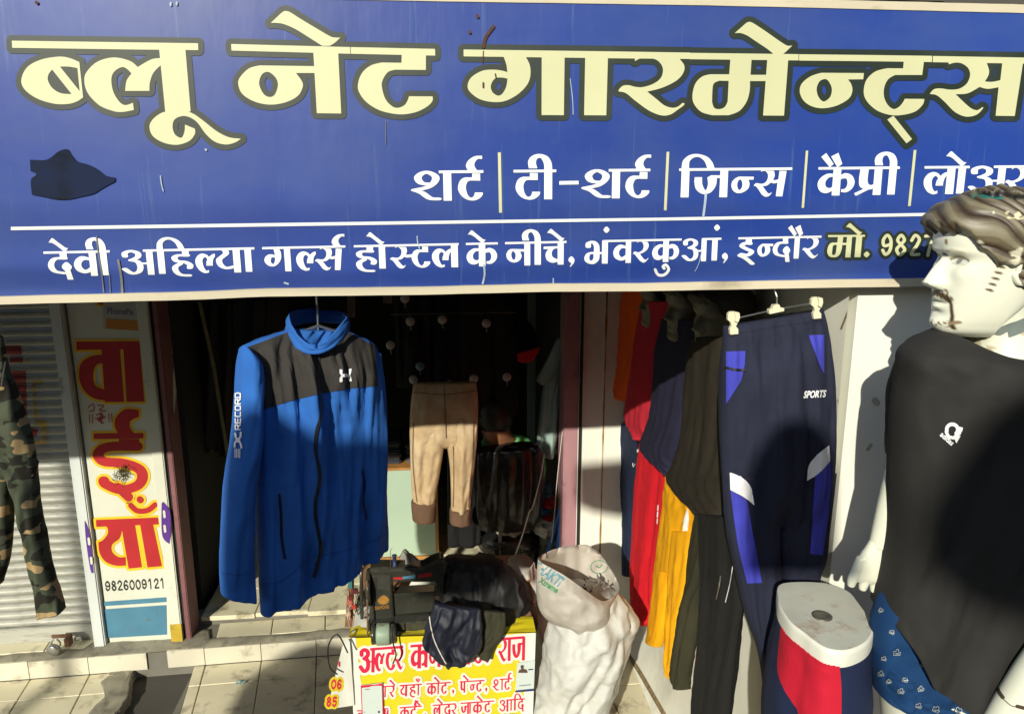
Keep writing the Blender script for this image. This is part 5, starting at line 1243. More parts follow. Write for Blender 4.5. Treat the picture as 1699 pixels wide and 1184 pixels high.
# busts behind: dim heads of the wall forms
M_bhair = mat('shaded_hair', (.03, .025, .018), .6, .2, 20)  # hair darkened too: the shade by the wall is in its colour
M_bskin = mat('shaded_shell', (.20, .18, .12), .5, .1, 10)  # cream shell again, with the shade it stands in put into the colour
def bust(x, y, X, s, label, turn=(-.8, -.6)):
    f2 = Vector((turn[0], turn[1], 0)).normalized(); r2 = Vector((-f2.y, f2.x, 0)); c2 = atX(x, y, X)
    t = thing('bust_form', label, 'bust form', c2-Vector((0, 0, s*.9)), 'busts on the side wall')
    T2 = lambda p: c2+f2*(p.y*s)-r2*(p.x*s)+Vector((0, 0, p.z*s))
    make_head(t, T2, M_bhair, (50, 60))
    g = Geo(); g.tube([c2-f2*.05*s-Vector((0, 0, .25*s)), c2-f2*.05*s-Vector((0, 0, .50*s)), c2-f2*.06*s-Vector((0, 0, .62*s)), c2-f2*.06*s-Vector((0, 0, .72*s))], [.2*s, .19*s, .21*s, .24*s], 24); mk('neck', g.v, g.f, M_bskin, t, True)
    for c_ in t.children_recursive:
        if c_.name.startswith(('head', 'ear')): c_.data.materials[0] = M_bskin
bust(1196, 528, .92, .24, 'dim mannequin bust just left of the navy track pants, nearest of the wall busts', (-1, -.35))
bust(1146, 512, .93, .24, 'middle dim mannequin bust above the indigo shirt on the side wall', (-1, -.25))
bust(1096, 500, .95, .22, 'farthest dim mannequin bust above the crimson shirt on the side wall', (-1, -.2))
# ---------------------------------------------------------------- tailor's table with the yellow banner
TY = 2.68
M_ban_y = mat('banner_yellow', (.66, .55, .015), .45, .05, 5, .25, 9, dirt=(.60, .58, .30), dscale=4, dth=(.6, .85), bd=.004)
M_ban_w = mat('banner_white', (.72, .72, .64), .5, .05, 5, .25, 14)
M_ban_r = mat('banner_red', (.60, .015, .06), .5, .06, 9)
table = thing('tailor_table', 'small tailor table hung with a yellow banner of red Devanagari print', 'table', (.0, 2.95, 0))
TZ = .74
lT, rT = atY(580, 1060, TY).x, atY(888, 1060, TY).x
g = Geo(); g.box((lT, TY+.02, TZ-.03), (rT, 3.32, TZ-.004), .004); g.mk('table_top', M_wood, table)
for x, y in ((lT+.03, TY+.05), (rT-.06, TY+.05), (lT+.03, 3.26), (rT-.06, 3.26)):
    Geo().box((x, y, 0), (x+.035, y+.035, TZ-.03)).mk('leg', M_wood, table)
def ban_disp(x, z): return .010*noise.noise(Vector((x*5, z*1.6, 3)))+.004*noise.noise(Vector((x*14, z*5, 9)))
def ban_pm(e):
    def f(x, y):
        p = atY(x, y, TY-.02); d = ban_disp(p.x, p.z); return atY(x, y, TY-.02+d-e)
    return f
def grid_sheet(name, x0, x1, y0f, y1f, pmf, m, parent, nx=60, ny=40):
    V = []; F = []
    for j in range(ny+1):
        for i in range(nx+1):
            x = x0(j/ny)+(x1(j/ny)-x0(j/ny))*i/nx; y = y0f(x)+(y1f(x)-y0f(x))*j/ny; V.append(pmf(x, y))
    for j in range(ny):
        for i in range(nx): a = j*(nx+1)+i; F.append((a, a+1, a+nx+2, a+nx+1))
    return mk(name, V, F, m, parent, True)
ban = grid_sheet('banner', lambda t: 578+30*t, lambda t: 889-15*t, lambda x: 1058-(x-578)*.03, lambda x: 1330, ban_pm(0), M_ban_y, table)
# part of the banner folded over the table top
V = []; F = []
for j in range(15):
    for i in range(41):
        x = 578+(889-578)*i/40; p = ban_pm(0)(x, 1058-(x-578)*.03); t = j/14
        V.append(Vector((p.x*(1+.0*t), p.y+t*(.10+.10*noise.noise(Vector((i*.2, 0, 5)))), TZ+.004+.010*math.sin(t*3)*noise.noise(Vector((i*.3, t*3, 1)))+(p.z-TZ)*(1-t)**3)))
for j in range(14):
    for i in range(40): a = j*41+i; F.append((a, a+1, a+42, a+41))
mk('banner_fold', V, F, M_ban_y, table, True)
for q_ in ('579,1058 590,1057 606,1190 600,1250 590,1250', '872,1050 889,1049 884,1190 868,1190'): flat_print('banner_edge', [PQ(q_)], ban_pm(.0015), M_ban_w, table, step=2.2, merge=False)
B = lambda items, hl, h, bars, sx, nib: word(items, hl, h, bars, lambda x: -.02, sx, nib, .11)
c7 = lambda x, y: (530+x/4.592, 1040+y/4.592)
hl1 = lambda x: 1075.5-(x-600)*.078; h1 = lambda x: 39
nb = (15, 8)
r1 = [B([('A', 597), ('LH', 622), ('T', 640), ('R', 656, .9)], hl1, h1, [(614, 669)], .50, (17, 8)), B([('K', 682, 1.1), ('I1', 705, .9), ('N', 712, .9)], hl1, h1, [(681, 736)], .50, (17, 8)), B([('V', 764, .9), ('T', 785), ('R', 800, .9)], hl1, h1, [(760, 816)], .50, (17, 8)), B([('R', 827, .95), ('I1', 843, .9), ('J', 850, .95)], hl1, h1, [(833, 870)], .50, (17, 8))]
hl2 = lambda x: 1137-(x-640)*.062; h2 = lambda x: 19
r2 = [B([('I1', 638, .6), ('R', 646, .8), ('E', 652)], hl2, h2, [(634, 655)], .75, (11, 6)), B([('Y', 664, .8), ('H', 680, .8), ('I1', 693, .6), ('CB', 692)], hl2, h2, [(663, 700)], .75, (11, 6)), B([('K', 709, .8), ('I1', 726, .6), ('E', 726), ('T', 732, .8)], hl2, h2, [(707, 748)], .75, (11, 6)), B([('CM', 750)], hl2, h2, [], .75, nb), B([('P', 764, .7), ('E', 774), ('NH', 780, .8), ('T', 790, .8)], hl2, h2, [(763, 804)], .75, (11, 6)), B([('CM', 805)], hl2, h2, [], .75, nb), B([('SH', 818, .75), ('I1', 832, .6), ('T', 837, .75), ('RE', 845, .8)], hl2, h2, [(829, 850)], .75, (11, 6))]
hl3 = lambda x: 1174-(x-640)*.072; h3 = lambda x: 19
r3 = [B([('S', 632, .8)], hl3, h3, [(592, 599), (632, 644)], .75, (11, 6)), B([('V', 592, .8)], hl3, h3, [], .75, (11, 6)), B([('K', 664, .8), ('U', 672, .9), ('T', 681, .8), ('RE', 690), ('E', 694)], hl3, h3, [(663, 700)], .75, (11, 6)), B([('CM', 704)], hl3, h3, [], .75, nb), B([('L', 719, .75), ('E', 731), ('D', 737, .8), ('R', 749, .8)], hl3, h3, [(718, 756)], .75, (11, 6)), B([('J', 765, .8), ('I1', 779, .6), ('K', 785, .8), ('E', 797), ('T', 804, .8)], hl3, h3, [(764, 820)], .75, (11, 6)), B([('A', 829, .8), ('I1', 847, .6), ('IM', 853, .75), ('D', 859, .75)], hl3, h3, [(840, 871)], .75, (11, 6))]
for rr_, gr in ((r1, 4.2), (r2, 3.4), (r3, 3.4)):
    for w_ in rr_:
        flat_print('banner_halo', w_, ban_pm(.0022+.0002*random.random()), M_ban_w, table, grow=gr, step=.9, merge=False)
        flat_print('banner_word', w_, ban_pm(.0034), M_ban_r, table, step=.55, merge=False)
# left flap with the end of a number
def flap_pm(e):
    def f(x, y): return atY(x, y, TY-.03-(585-x)*.0006+.004*noise.noise(Vector((x*.05, y*.04, 0)))-e)
    return f
grid_sheet('side_flap', lambda t: 571-28*t, lambda t: 580+8*t, lambda x: 1060, lambda x: 1176-(x-543)*.15, flap_pm(0), M_ban_w, table, 16, 30)
for txt, x, y in (('06', 550, 1143), ('85', 542, 1172)):
    q = []
    for k, ch in enumerate(txt): q += place(ch, x+k*9.5, y-17, 17, -.08, .95, (9, 9))
    flat_print('flap_number_ground', q, flap_pm(.0012), M_ban_y, table, grow=3.6, step=.8, merge=False)
    flat_print('flap_number', q, flap_pm(.0024), M_ban_r, table, step=.5, merge=False)
flat_print('flap_mark', [('nib', [(563, 1098), (563, 1104)], 1.6, 1.6)], flap_pm(.0014), M_ban_r, table, step=.6)
# pay cards on the banner (their codes are left out)
M_card = mat('card_grey_white', (.55, .62, .58), .35, .04)
M_navy_ink = mat('navy_ink', (.03, .04, .13), .5, .05); M_skin_ink = mat('brown_ink', (.09, .05, .035), .6, .1)
card = thing('payment_card', 'pale payment card with red top strip hung on the left of the yellow banner', 'card', ban_pm(.006)(617, 1184))
def card_pm(Y0, e): return lambda x, y: ban_pm(0)(x, y)+Vector((0, -Y0-e, 0))
def card_body(quad, par, th=.002):
    g = Geo(); P_ = [card_pm(.012, 0)(x, y) for x, y in quad]; g.prism(P_, (0, th, 0)); return g.mk('card_sheet', M_card, par)
card_body([(599, 1133), (635, 1129), (637, 1200), (602, 1200)], card)
flat_print('red_strip', [PQ('599,1133 635,1129 635,1133 599,1137'), PQ('633.6,1133 635,1133 637,1199 635.5,1199'), PQ('599,1137 600.5,1137 603,1199 601.5,1199')], card_pm(.012, .0012), M_ban_r, card, step=.6)
flat_print('small_print', [PQ('606,1139 629,1137 629,1138 606,1140'), PQ('610,1170 626,1168.5 626,1169.5 610,1171')]+[('nib', [(x, 1176), (x, 1177)], 1.6, 1.6) for x in (606, 613, 621, 629)], card_pm(.012, .0012), M_navy_ink, card, step=.5)
card2 = thing('portrait_card', 'small white card with a dark suited portrait at the right end of the banner', 'card', ban_pm(.006)(868, 1140))
card_body([(858, 1096), (887, 1092), (885, 1142), (854, 1144)], card2)
flat_print('portrait_print', [PL('859,1112! 861,1107 864,1106 863,1101 866,1099 869,1101 868,1105 873,1107 875,1112!')], card_pm(.012, .0012), M_skin_ink, card2, step=.5)
flat_print('ink_bar', [PQ('855,1141 885,1138 885,1142 854,1144.5')], card_pm(.012, .0012), M_navy_ink, card2, step=.5)
flat_print('ink_mark', [PQ('876,1106 884,1105 884,1107 876,1108'), PQ('861,1133 880,1131 880,1132 861,1134')], card_pm(.012, .0012), M_navy_ink, card2, step=.5)

# ---------------------------------------------------------------- sewing machine
M_mach = mat('machine_enamel', (.034, .034, .026), .24, .2, 12, .1, 30, dirt=(.09, .085, .06), dscale=12, dth=(.55, .78), spec=.6)
M_mach2 = mat('machine_plate', (.10, .10, .08), .3, .2, 20, metal=.6)
M_motor = mat('motor_green', (.25, .33, .24), .5, .1, 14, dirt=(.12, .11, .07), dscale=16, dth=(.55, .75))
M_gold = mat('gold_decal', (.35, .17, .03), .5, .2, 40)
SYm = 2.77
sY_ = onY(SYm)
sew = thing('sewing_machine', 'old black sewing machine with pale green motor on the tailor table', 'sewing machine', (atY(668, 1040, SYm).x, SYm, TZ))
def pr(name, pts, m, par, y0=0.0, d=.08, bev=.0):
    g = Geo(); g.prism([sY_(x, y)+Vector((0, y0, 0)) for x, y in pts], (0, d, 0)); o = g.mk(name, m, par)
    if bev: md = o.modifiers.new('b', 'BEVEL'); md.width = bev; md.segments = 3; md.limit_method = 'ANGLE'
    return o
pr('machine_bed', [(612, 1022), (714, 1016), (718, 1034), (610, 1042)], M_mach, sew, -.06, .18, .006)
pr('machine_pillar', [(616, 948), (650, 950), (652, 985), (655, 1026), (612, 1028), (614, 990)], M_mach, sew, -.02, .085, .012)
pr('machine_arm', [(613, 941), (625, 938), (700, 939), (718, 929), (733, 924), (737, 930), (736, 985), (727, 984), (722, 963), (690, 963), (655, 962), (616, 957)], M_mach, sew, -.015, .075, .010)
pr('top_cover', [(618, 940), (700, 938), (716, 928), (732, 923), (728, 927), (718, 933), (702, 942), (620, 945)], M_mach2, sew, -.018, .003)
pr('under_box', [(653, 985), (722, 981), (722, 1014), (656, 1020)], M_mach, sew, .0, .06, .004)
flat_print('arm_decal', [PQ('653,957 668,957 668,961 653,961'), PQ('694,953 716,949 716,955 694,959')], onY(SYm-.0165), M_red, sew, step=.5)
flat_print('arm_decal', [PQ('668,956 690,953 690,959 668,960')], onY(SYm-.0165), M_sky, sew, step=.5)
flat_print('pillar_emblem', [PL('627,994 636,987 645,993 643,1000 635,1002 628,999')], onY(SYm-.0215), M_gold, sew, step=.5)
word_mesh('pillar_lettering', latin('DIAMOND', 622, 1011, 5.5, -.12, .0, .02, .66), onY(SYm-.0225), M_gold, sew)
flat_print('gear_plate', [PQ('626,953 648,953 648,976 626,977')], onY(SYm-.0212), M_mach2, sew, step=1)
g = Geo(); c0 = sY_(628, 1028)+Vector((0, -.10, 0)); c1 = sY_(649, 1027)+Vector((0, -.10, 0)); ax = c1-c0
g.lathe(c0, ax, [(.0, -.004), (.026, -.003), (.0405, .0), (.042, .004), (.042, ax.length-.004), (.0405, ax.length), (.028, ax.length+.003), (.0, ax.length+.004)], 30); g.mk('motor', M_motor, sew, True)
g = Geo(); g.lathe(c1+ax*.05, ax, [(.03, 0), (.036, .002), (.036, .018), (.02, .024), (.008, .026), (.008, .04), (.0, .041)], 20); g.mk('motor_end', M_mach2, sew, True)
g = Geo(); g.lathe(c0-ax*.4, ax, [(.034, 0), (.038, .003), (.038, .012), (.03, .016)], 20); g.mk('motor_end', M_mach, sew, True)
g = Geo(); w0 = sY_(609, 973)
g.lathe(w0, (1, 0, 0), [(.0, 0), (.012, .0), (.012, .004), (.055, .006), (.068, .0), (.074, .004), (.074, .014), (.066, .018), (.055, .010), (.012, .014), (.012, .03), (0, .031)], 36); g.mk('handwheel', M_mach, sew, True)
g = Geo(); g.tube([sY_(611, 950)+Vector((0, -.06, 0)), sY_(613, 1036)+Vector((0, -.09, 0))], .0035, 6); g.mk('drive_belt', M_rustm, sew)
g = Geo(); g.tube([sY_(600, 1030)+Vector((0, .02, 0)), sY_(598, 930)+Vector((0, .02, 0))], .007, 10); g.mk('lamp_rod', M_mach, sew, True)
g = Geo(); b_ = sY_(655, 938); g.lathe(b_, (0, 0, 1), [(.0, 0), (.010, 0), (.010, .002), (.0075, .003), (.0075, .042), (.010, .044), (.010, .046), (0, .047)], 16); g.mk('thread_spool', mat('blue_thread', (.02, .03, .10), .5, .1, 80, .5, 300), sew, True)
g = Geo(); g.tube([sY_(648, 940), sY_(648, 912), sY_(651, 909)], .0012, 5); g.mk('spool_pin', M_wire, sew)
g = Geo()
for pts in ([(662, 932), (668, 920), (672, 917), (678, 921), (676, 932)], [(670, 918), (684, 928), (694, 933), (682, 934)], [(672, 934), (676, 926), (682, 937), (680, 941), (672, 940)]):
    g.prism([sY_(x, y)+Vector((0, random.uniform(0, .03), 0)) for x, y in pts], (0, .02, 0))
tag(g.mk('cloth_scraps', mat('grey_scrap', (.22, .21, .18), .9, .3, 30, .4, 40)), 'grey cloth scraps on top of the sewing machine arm', 'scraps', kind='stuff')
g = Geo(); g.prism([atY(x, y, 2.88) for x, y in ((668, 990), (685, 960), (718, 958), (732, 986))], (0, .002, 0)); tag(g.mk('paper_sheet', M_ban_w), 'white paper seen through the arch of the sewing machine', 'paper')
# crumpled white cloth with a blue mark under the machine
V = []; F = []
for j in range(14):
    for i in range(36):
        u = i/35; v = j/13; p = Vector((lT+.005+u*(rT-lT-.30), TY+.03+v*.25, TZ+.006+.007*noise.noise(Vector((u*9, v*4, 1)))+.003*noise.noise(Vector((u*30, v*12, 2))))); V.append(p)
for j in range(13):
    for i in range(35): a = j*36+i; F.append((a, a+1, a+37, a+36))
tag(mk('white_cloth', V, F, M_ban_w, None, True), 'crumpled white cloth spread under the sewing machine', 'cloth')
g = Geo(); g.prism([Vector((atY(x, y, 2.82).x, 2.78+(1048-y)*.004, TZ+.034)) for x, y in ((668, 1038), (672, 1032), (678, 1036), (694, 1028), (676, 1040))], (0, 0, .002)); tag(g.mk('blue_tailor_chalk', mat('chalk_blue', (.01, .10, .45), .6)), 'blue smear of chalk on the white cloth beside the machine', 'chalk')
# wiring board at the left of the table
wb = thing('switch_board', 'open wooden switch board with loose coloured wires left of the sewing machine', 'switch board', atY(586, 1040, 2.86))
g = Geo(); g.prism([atY(x, y, 2.86) for x, y in ((577, 968), (585, 968), (583, 1040), (572, 1040))], (0, .07, 0)); g.mk('wooden_side', mat('brown_board', (.20, .10, .045), .7, .2, 20), wb)
g = Geo(); g.prism([atY(x, y, 2.855) for x, y in ((577, 965), (584, 965), (584, 976), (577, 976))], (0, .05, 0)); g.mk('blue_switch', mat('teal_plastic', (.05, .16, .17), .4), wb)
for k, (x, y, c) in enumerate(((590, 980, (.12, .02, .03)), (581, 998, (.45, .12, .09)), (587, 1005, (.4, .05, .03)), (578, 1017, (.5, .35, .22)), (583, 990, (.14, .02, .02)), (594, 1028, (.3, .3, .28)))):
    g = Geo(); q = atY(x, y, 2.83); g.box(q-Vector((.010, .01, .009)), q+Vector((.010, .01, .009)), .003); g.mk('terminal_block', mat('terminal_%d' % k, c, .4), wb)
for k in range(9):
    x0 = random.uniform(576, 600); y0 = random.uniform(965, 1000); pts = [atY(x0+random.uniform(-6, 9), y0+q*random.uniform(9, 15), 2.84+random.uniform(-.03, .03)) for q in range(5)]
    P3 = [tuple(interp([tuple(p) for p in pts], i/16)) for i in range(17)]
    g = Geo(); g.tube(P3, .0016, 5); c = random.choice([(.02, .02, .02), (.3, .03, .02), (.45, .45, .42), (.03, .1, .03), (.02, .02, .02)]); g.mk('wire', mat('wire_%d%d' % (int(c[0]*100), int(c[1]*100)), c, .5), wb)
for pts, lab in (([(577, 1082), (560, 1052), (545, 1070), (547, 1105), (560, 1118)], 'black cable loop hanging off the left edge of the tailor table'), ([(650, 1040), (652, 1065), (657, 1085), (652, 1100)], 'dark frayed cord hanging from the motor over the banner')):
    P_ = [tuple(atY(x, y, 2.60)) for x, y in pts]; P3 = [tuple(interp(P_, i/24)) for i in range(25)]
    g = Geo(); g.tube(P3, .003, 6); o = g.mk('cable', M_blk, None, True); tag(o, lab, 'cable')
# black cloth heap and navy garment on the table
heapm = onY(2.86)
V, F = cloth([(742, 924, 836, 930), (737, 940, 852, 948), (733, 970, 866, 976), (728, 1000, 878, 1004), (722, 1028, 885, 1030), (722, 1048, 882, 1048), (735, 1062, 850, 1060), (760, 1070, 830, 1066)], heapm, [.05, .09, .12, .13, .14, .14, .13, .10], nrow=70, n=90, fold=.03, foldk=8, seed=81, wr=.003, ridge=.018, rk=7)
o = mk('black_cloth_heap', V, F, mat('black_sheen_cloth', (.008, .008, .008), .68, .2, 9, .3, 20, bd=.006), None, True); tag(o, 'heap of black shiny cloth beside the sewing machine on the table', 'cloth heap')
V, F = cloth([(722, 1000, 795, 1010), (712, 1024, 798, 1030), (704, 1050, 798, 1050), (703, 1072, 796, 1075), (725, 1092, 790, 1090), (742, 1104, 772, 1098)], onY(2.58), [.02, .03, .03, .025, .02, .01], nrow=50, n=70, fold=.022, foldk=8, seed=84, wr=.002, ridge=.008, rk=9)
nv = mk('navy_garment', V, F, mat('navy_shiny', (.006, .008, .020), .62, .2, 9, .3, 26, bd=.005), None, True); tag(nv, 'dark navy garment with white piping hanging over the yellow banner', 'garment')
bn = bvh_of(nv)
pipe = surf_print('piping', [ST('713,1008 713,1026 719,1056 729,1080 740,1100', .9)], bn, .003, mat('piping_white', (.55, .50, .45), .6), nv, step=.6)
V, F = cloth([(792, 1010, 838, 1015), (794, 1050, 838, 1045), (790, 1075, 822, 1072), (796, 1092, 812, 1090)], onY(2.63), .015, nrow=30, n=50, fold=.012, seed=86)
o = mk('olive_garment', V, F, fabric('olive_shade_cloth', (.04, .038, .022)), None, True); tag(o, 'dark olive cloth hanging over the banner right of the navy garment', 'garment')

# ---------------------------------------------------------------- sacks
M_sack = mat('woven_sack', (.55, .55, .51), .55, .08, 5, .45, 16, dirt=(.40, .38, .34), dscale=5, dth=(.55, .85), bd=.010, weave=.25, stretch=(1, 1, 2.6))
M_sack2 = mat('grubby_sack', (.48, .44, .39), .55, .1, 5, .5, 18, dirt=(.27, .23, .19), dscale=6, dth=(.52, .82), bd=.006, weave=.25)
def sackobj(name, rows, Y, th, m, label, seed, closed=(True, True)):
    V, F = cloth(rows, onY(Y), th, nrow=90, n=110, fold=.045, foldk=3.5, seed=seed, wr=.002, power=.9, closed=closed, ridge=.011, rk=8); o = mk(name, V, F, m, None, True); tag(o, label, 'sack'); return o
sk0 = sackobj('pale_sack', [(846, 938, 885, 932), (848, 955, 898, 960), (862, 1000, 905, 1005), (874, 1050, 912, 1050), (878, 1110, 915, 1110), (880, 1250, 910, 1250)], 3.02, .08, M_sack2, 'narrow pinkish white sack standing between the black cloth heap and the other sacks', 90)
surf_print('orange_streak', [ST('876,962 882,985 888,1010 892,1035', 1.6)], bvh_of(sk0), .003, mat('orange_print', (.6, .16, .03), .6), sk0, step=.9)
sk1 = sackobj('white_sack', [(935, 985, 1022, 984), (922, 1002, 1038, 1000), (914, 1030, 1056, 1026), (910, 1050, 1052, 1045), (905, 1078, 1043, 1072), (899, 1112, 1031, 1108), (888, 1150, 1016, 1148), (877, 1190, 998, 1190), (862, 1300, 975, 1300), (858, 1400, 960, 1400)], 2.72, [.12, .14, .16, .165, .17, .17, .165, .16, .15, .13], M_sack, 'large full white woven sack standing right of the yellow banner', 92)
# open sack on top, mouth turned to the street
def openring(c):
    out = []
    P_ = [atY(x, y, Y) for x, y, Y in c]; m = len(P_)
    for k in range(96):
        t = k/96*m; i = int(t); u = t-i; p0, p1, p2, p3 = P_[(i-1) % m], P_[i % m], P_[(i+1) % m], P_[(i+2) % m]
        out.append(0.5*(2*p1+(p2-p0)*u+(2*p0-5*p1+4*p2-p3)*u*u+(3*p1-p0-3*p2+p3)*u**3))
    return out
R0 = openring([(893, 926, 2.70), (938, 954, 2.60), (974, 980, 2.58), (1004, 996, 2.60), (1027, 974, 2.72), (1010, 938, 2.86), (980, 905, 2.90), (935, 906, 2.86)])
R1 = openring([(890, 960, 2.69), (932, 985, 2.56), (970, 1000, 2.54), (1004, 1010, 2.57), (1022, 985, 2.72), (1008, 960, 2.87), (975, 950, 2.9), (930, 945, 2.87)])
R2 = openring([(893, 1005, 2.69), (930, 1025, 2.58), (968, 1035, 2.55), (1002, 1035, 2.58), (1016, 1012, 2.72), (1000, 1000, 2.85), (970, 990, 2.88), (925, 985, 2.86)])
R3 = openring([(912, 1032, 2.70), (945, 1044, 2.61), (976, 1064, 2.58), (1000, 1045, 2.62), (1005, 1030, 2.72), (990, 1020, 2.8), (965, 1015, 2.82), (930, 1015, 2.8)])
Rin = openring([(905, 945, 2.72), (940, 972, 2.64), (972, 992, 2.62), (998, 1000, 2.64), (1012, 988, 2.72), (1000, 975, 2.82), (975, 968, 2.84), (935, 965, 2.82)])
V = []; rr = [R3, R2, R1, R0]; nn = 96; NR = 40
for j in range(NR+1):
    for k in range(nn):
        p = Vector(interp([tuple(r[k]) for r in rr], j/NR)); e = (1-abs(noise.noise(p*7))*3.2)*.008+(1-abs(noise.noise(p*17))*3.2)*.004+noise.noise(p*45)*.0015
        V.append(p+Vector((0, -1, .2))*e)
for j in range(1, 13):
    for k in range(nn):
        p = R0[k].lerp(Rin[k], j/12)+Vector((0, 0, -.16*math.sin(j/12*1.57))); V.append(p+Vector((0, -1, .3))*noise.noise(p*22)*.012)
F = []
for j in range(NR+12):
    for k in range(nn): F.append((j*nn+k, j*nn+(k+1) % nn, (j+1)*nn+(k+1) % nn, (j+1)*nn+k))
F.append(tuple((NR+12)*nn+k for k in range(nn)))
sk2 = mk('open_sack', V, F, M_sack2, None, True); tag(sk2, 'open sack with blue and green print lying on the big white sack', 'sack')
b2 = bvh_of(sk2)
word_mesh('blue_print', latin('SHAKTI', 884, 943, 18, .62, .1, .03, .62), on_surface(b2, .003), mat('sack_blue_ink', (.10, .28, .36), .7, .2, 40), sk2)
word_mesh('green_print', latin('Xtreme', 893, 965, 10, .55, .05, .03, .8), on_surface(b2, .003), mat('sack_green_ink', (.04, .25, .10), .7, .2, 40), sk2)
surf_print('green_ring', [('nib', [(994+14*math.cos(a), 940+11*math.sin(a)) for a in [x*.33 for x in range(18)]], .6, .6), ST('989,938 994,941 999,936', .7)], b2, .003, mat('sack_green_ink', (.04, .25, .10)), sk2, step=.6)
M_trash = mat('scrap_grey', (.16, .15, .14), .8, .4, 40, .4, 40)
g = Geo()
for k in range(60):
    a = random.uniform(0, 6.28); q = atY(random.uniform(935, 1005), random.uniform(965, 992), 2.74)+Vector((0, random.uniform(-.05, .06), random.uniform(-.01, .02)))
    r = random.uniform(.006, .02); g.add([q+Vector((random.uniform(-r, r), random.uniform(-r, r), random.uniform(-r, r))) for _ in range(4)], [(0, 1, 2), (0, 2, 3), (1, 2, 3)])
tag(g.mk('cloth_cuttings', M_trash), 'grey cloth cuttings in the mouth of the open sack', 'cuttings', kind='stuff')
# ---------------------------------------------------------------- inside the shop
M_mint = mat('mint_board', (.36, .47, .36), .55, .05, 4, dirt=(.3, .36, .28), dscale=5)
M_edge = mat('counter_wood', (.36, .17, .045), .55, .2, 14)
CY_ = 4.45
ct = thing('counter', 'low counter with mint green front and brown wooden edging inside the shop', 'counter', (-.25, CY_, .144))
a = lambda x, y: atY(x, y, CY_)
xl, xr = a(560, 850).x, a(727, 850).x
zb = .15; zt = a(680, 776).z
g = Geo(); g.box((xl, CY_, zb+.03), (xr-.02, CY_+.45, zt-.012)); g.mk('front_board', M_mint, ct)
for lo, hi in (((xr-.019, CY_-.01, zb), (xr, CY_+.46, zt)), ((xl, CY_-.01, zb), (xr-.02, CY_+.46, zb+.028)), ((xl, CY_-.01, zt-.01), (xr-.02, CY_+.46, zt+.006))):
    Geo().box(lo, hi, .002).mk('wood_edging', M_edge, ct)
# folded clothes on the counter
F_chk = mat('check_cloth', (.05, .07, .06), .9, .6, 40, .4, 30)
fold_cols = [(.05, .07, .06), (.03, .035, .05), (.10, .10, .11), (.02, .02, .025), (.04, .05, .045)]
for s in range(3):
    x0 = xl+.02+s*.20; z = zt+.008
    for k in range(4):
        h = random.uniform(.028, .045); g = Geo(); g.box((x0+random.uniform(0, .015), CY_+.05+random.uniform(0, .02), z), (x0+.18, CY_+.36, z+h), .012)
        o = g.mk('folded_garment', mat('folded_%d' % ((s+k) % 5), fold_cols[(s+k) % 5], .9, .4, 40, .3, 30)); tag(o, 'dark folded garment on the mint counter, %s of the %s stack' % (['lowest', 'second', 'third', 'topmost'][k], ['left', 'middle', 'right'][s]), 'folded garment', 'folded garments on the counter'); z += h+.001
# black rack panel with round white hooks
M_hookw = mat('hook_plastic', (.36, .34, .31), .4, .05)
M_hookt = mat('hook_teal', (.10, .20, .20), .4, .05)
rackY = 3.72
rk = thing('display_rack', 'black display rack panel covered with dark clothes behind the beige jeans', 'rack', (atY(760, 850, rackY).x, rackY, .14))
g = Geo()
for x in (662, 848): g.box((atY(x, 800, rackY).x-.008, rackY, .145), (atY(x, 800, rackY).x+.008, rackY+.016, 2.44))
for z in (2.3, 1.85):
    Geo().tube([(atY(655, 700, rackY).x, rackY+.008, z), (atY(856, 700, rackY).x, rackY+.008, z)], .006, 8).mk('rack_bar', M_mach, rk)
darks = [(.010, .010, .011), (.008, .009, .014), (.014, .012, .010), (.008, .010, .009)]
for k, (x0, x1, y0, y1) in enumerate(((655, 718, 470, 640), (700, 768, 475, 650), (750, 820, 470, 690), (800, 862, 480, 690), (740, 800, 640, 905))):
    V, F = cloth([(x0+14, y0, x1-14, y0), (x0, y0+20, x1, y0+20), (x0+2, (y0+y1)/2, x1-2, (y0+y1)/2), (x0+3, y1, x1-2, y1-4)], onY(3.80+.02*k), .05, nrow=40, n=48, fold=.02, seed=100+k)
    o = mk('hanging_garment', V, F, fabric('rack_dark_%d' % (k % 4), darks[k % 4]), None, True); tag(o, ['black garment hanging left on the dark rack', 'black garment hanging second from left on the dark rack', 'black garment hanging above the beige jeans right leg', 'long black garment hanging at the right end of the dark rack', 'black trousers hanging straight behind the beige jeans'][k], 'garment', 'black garments on the rack')
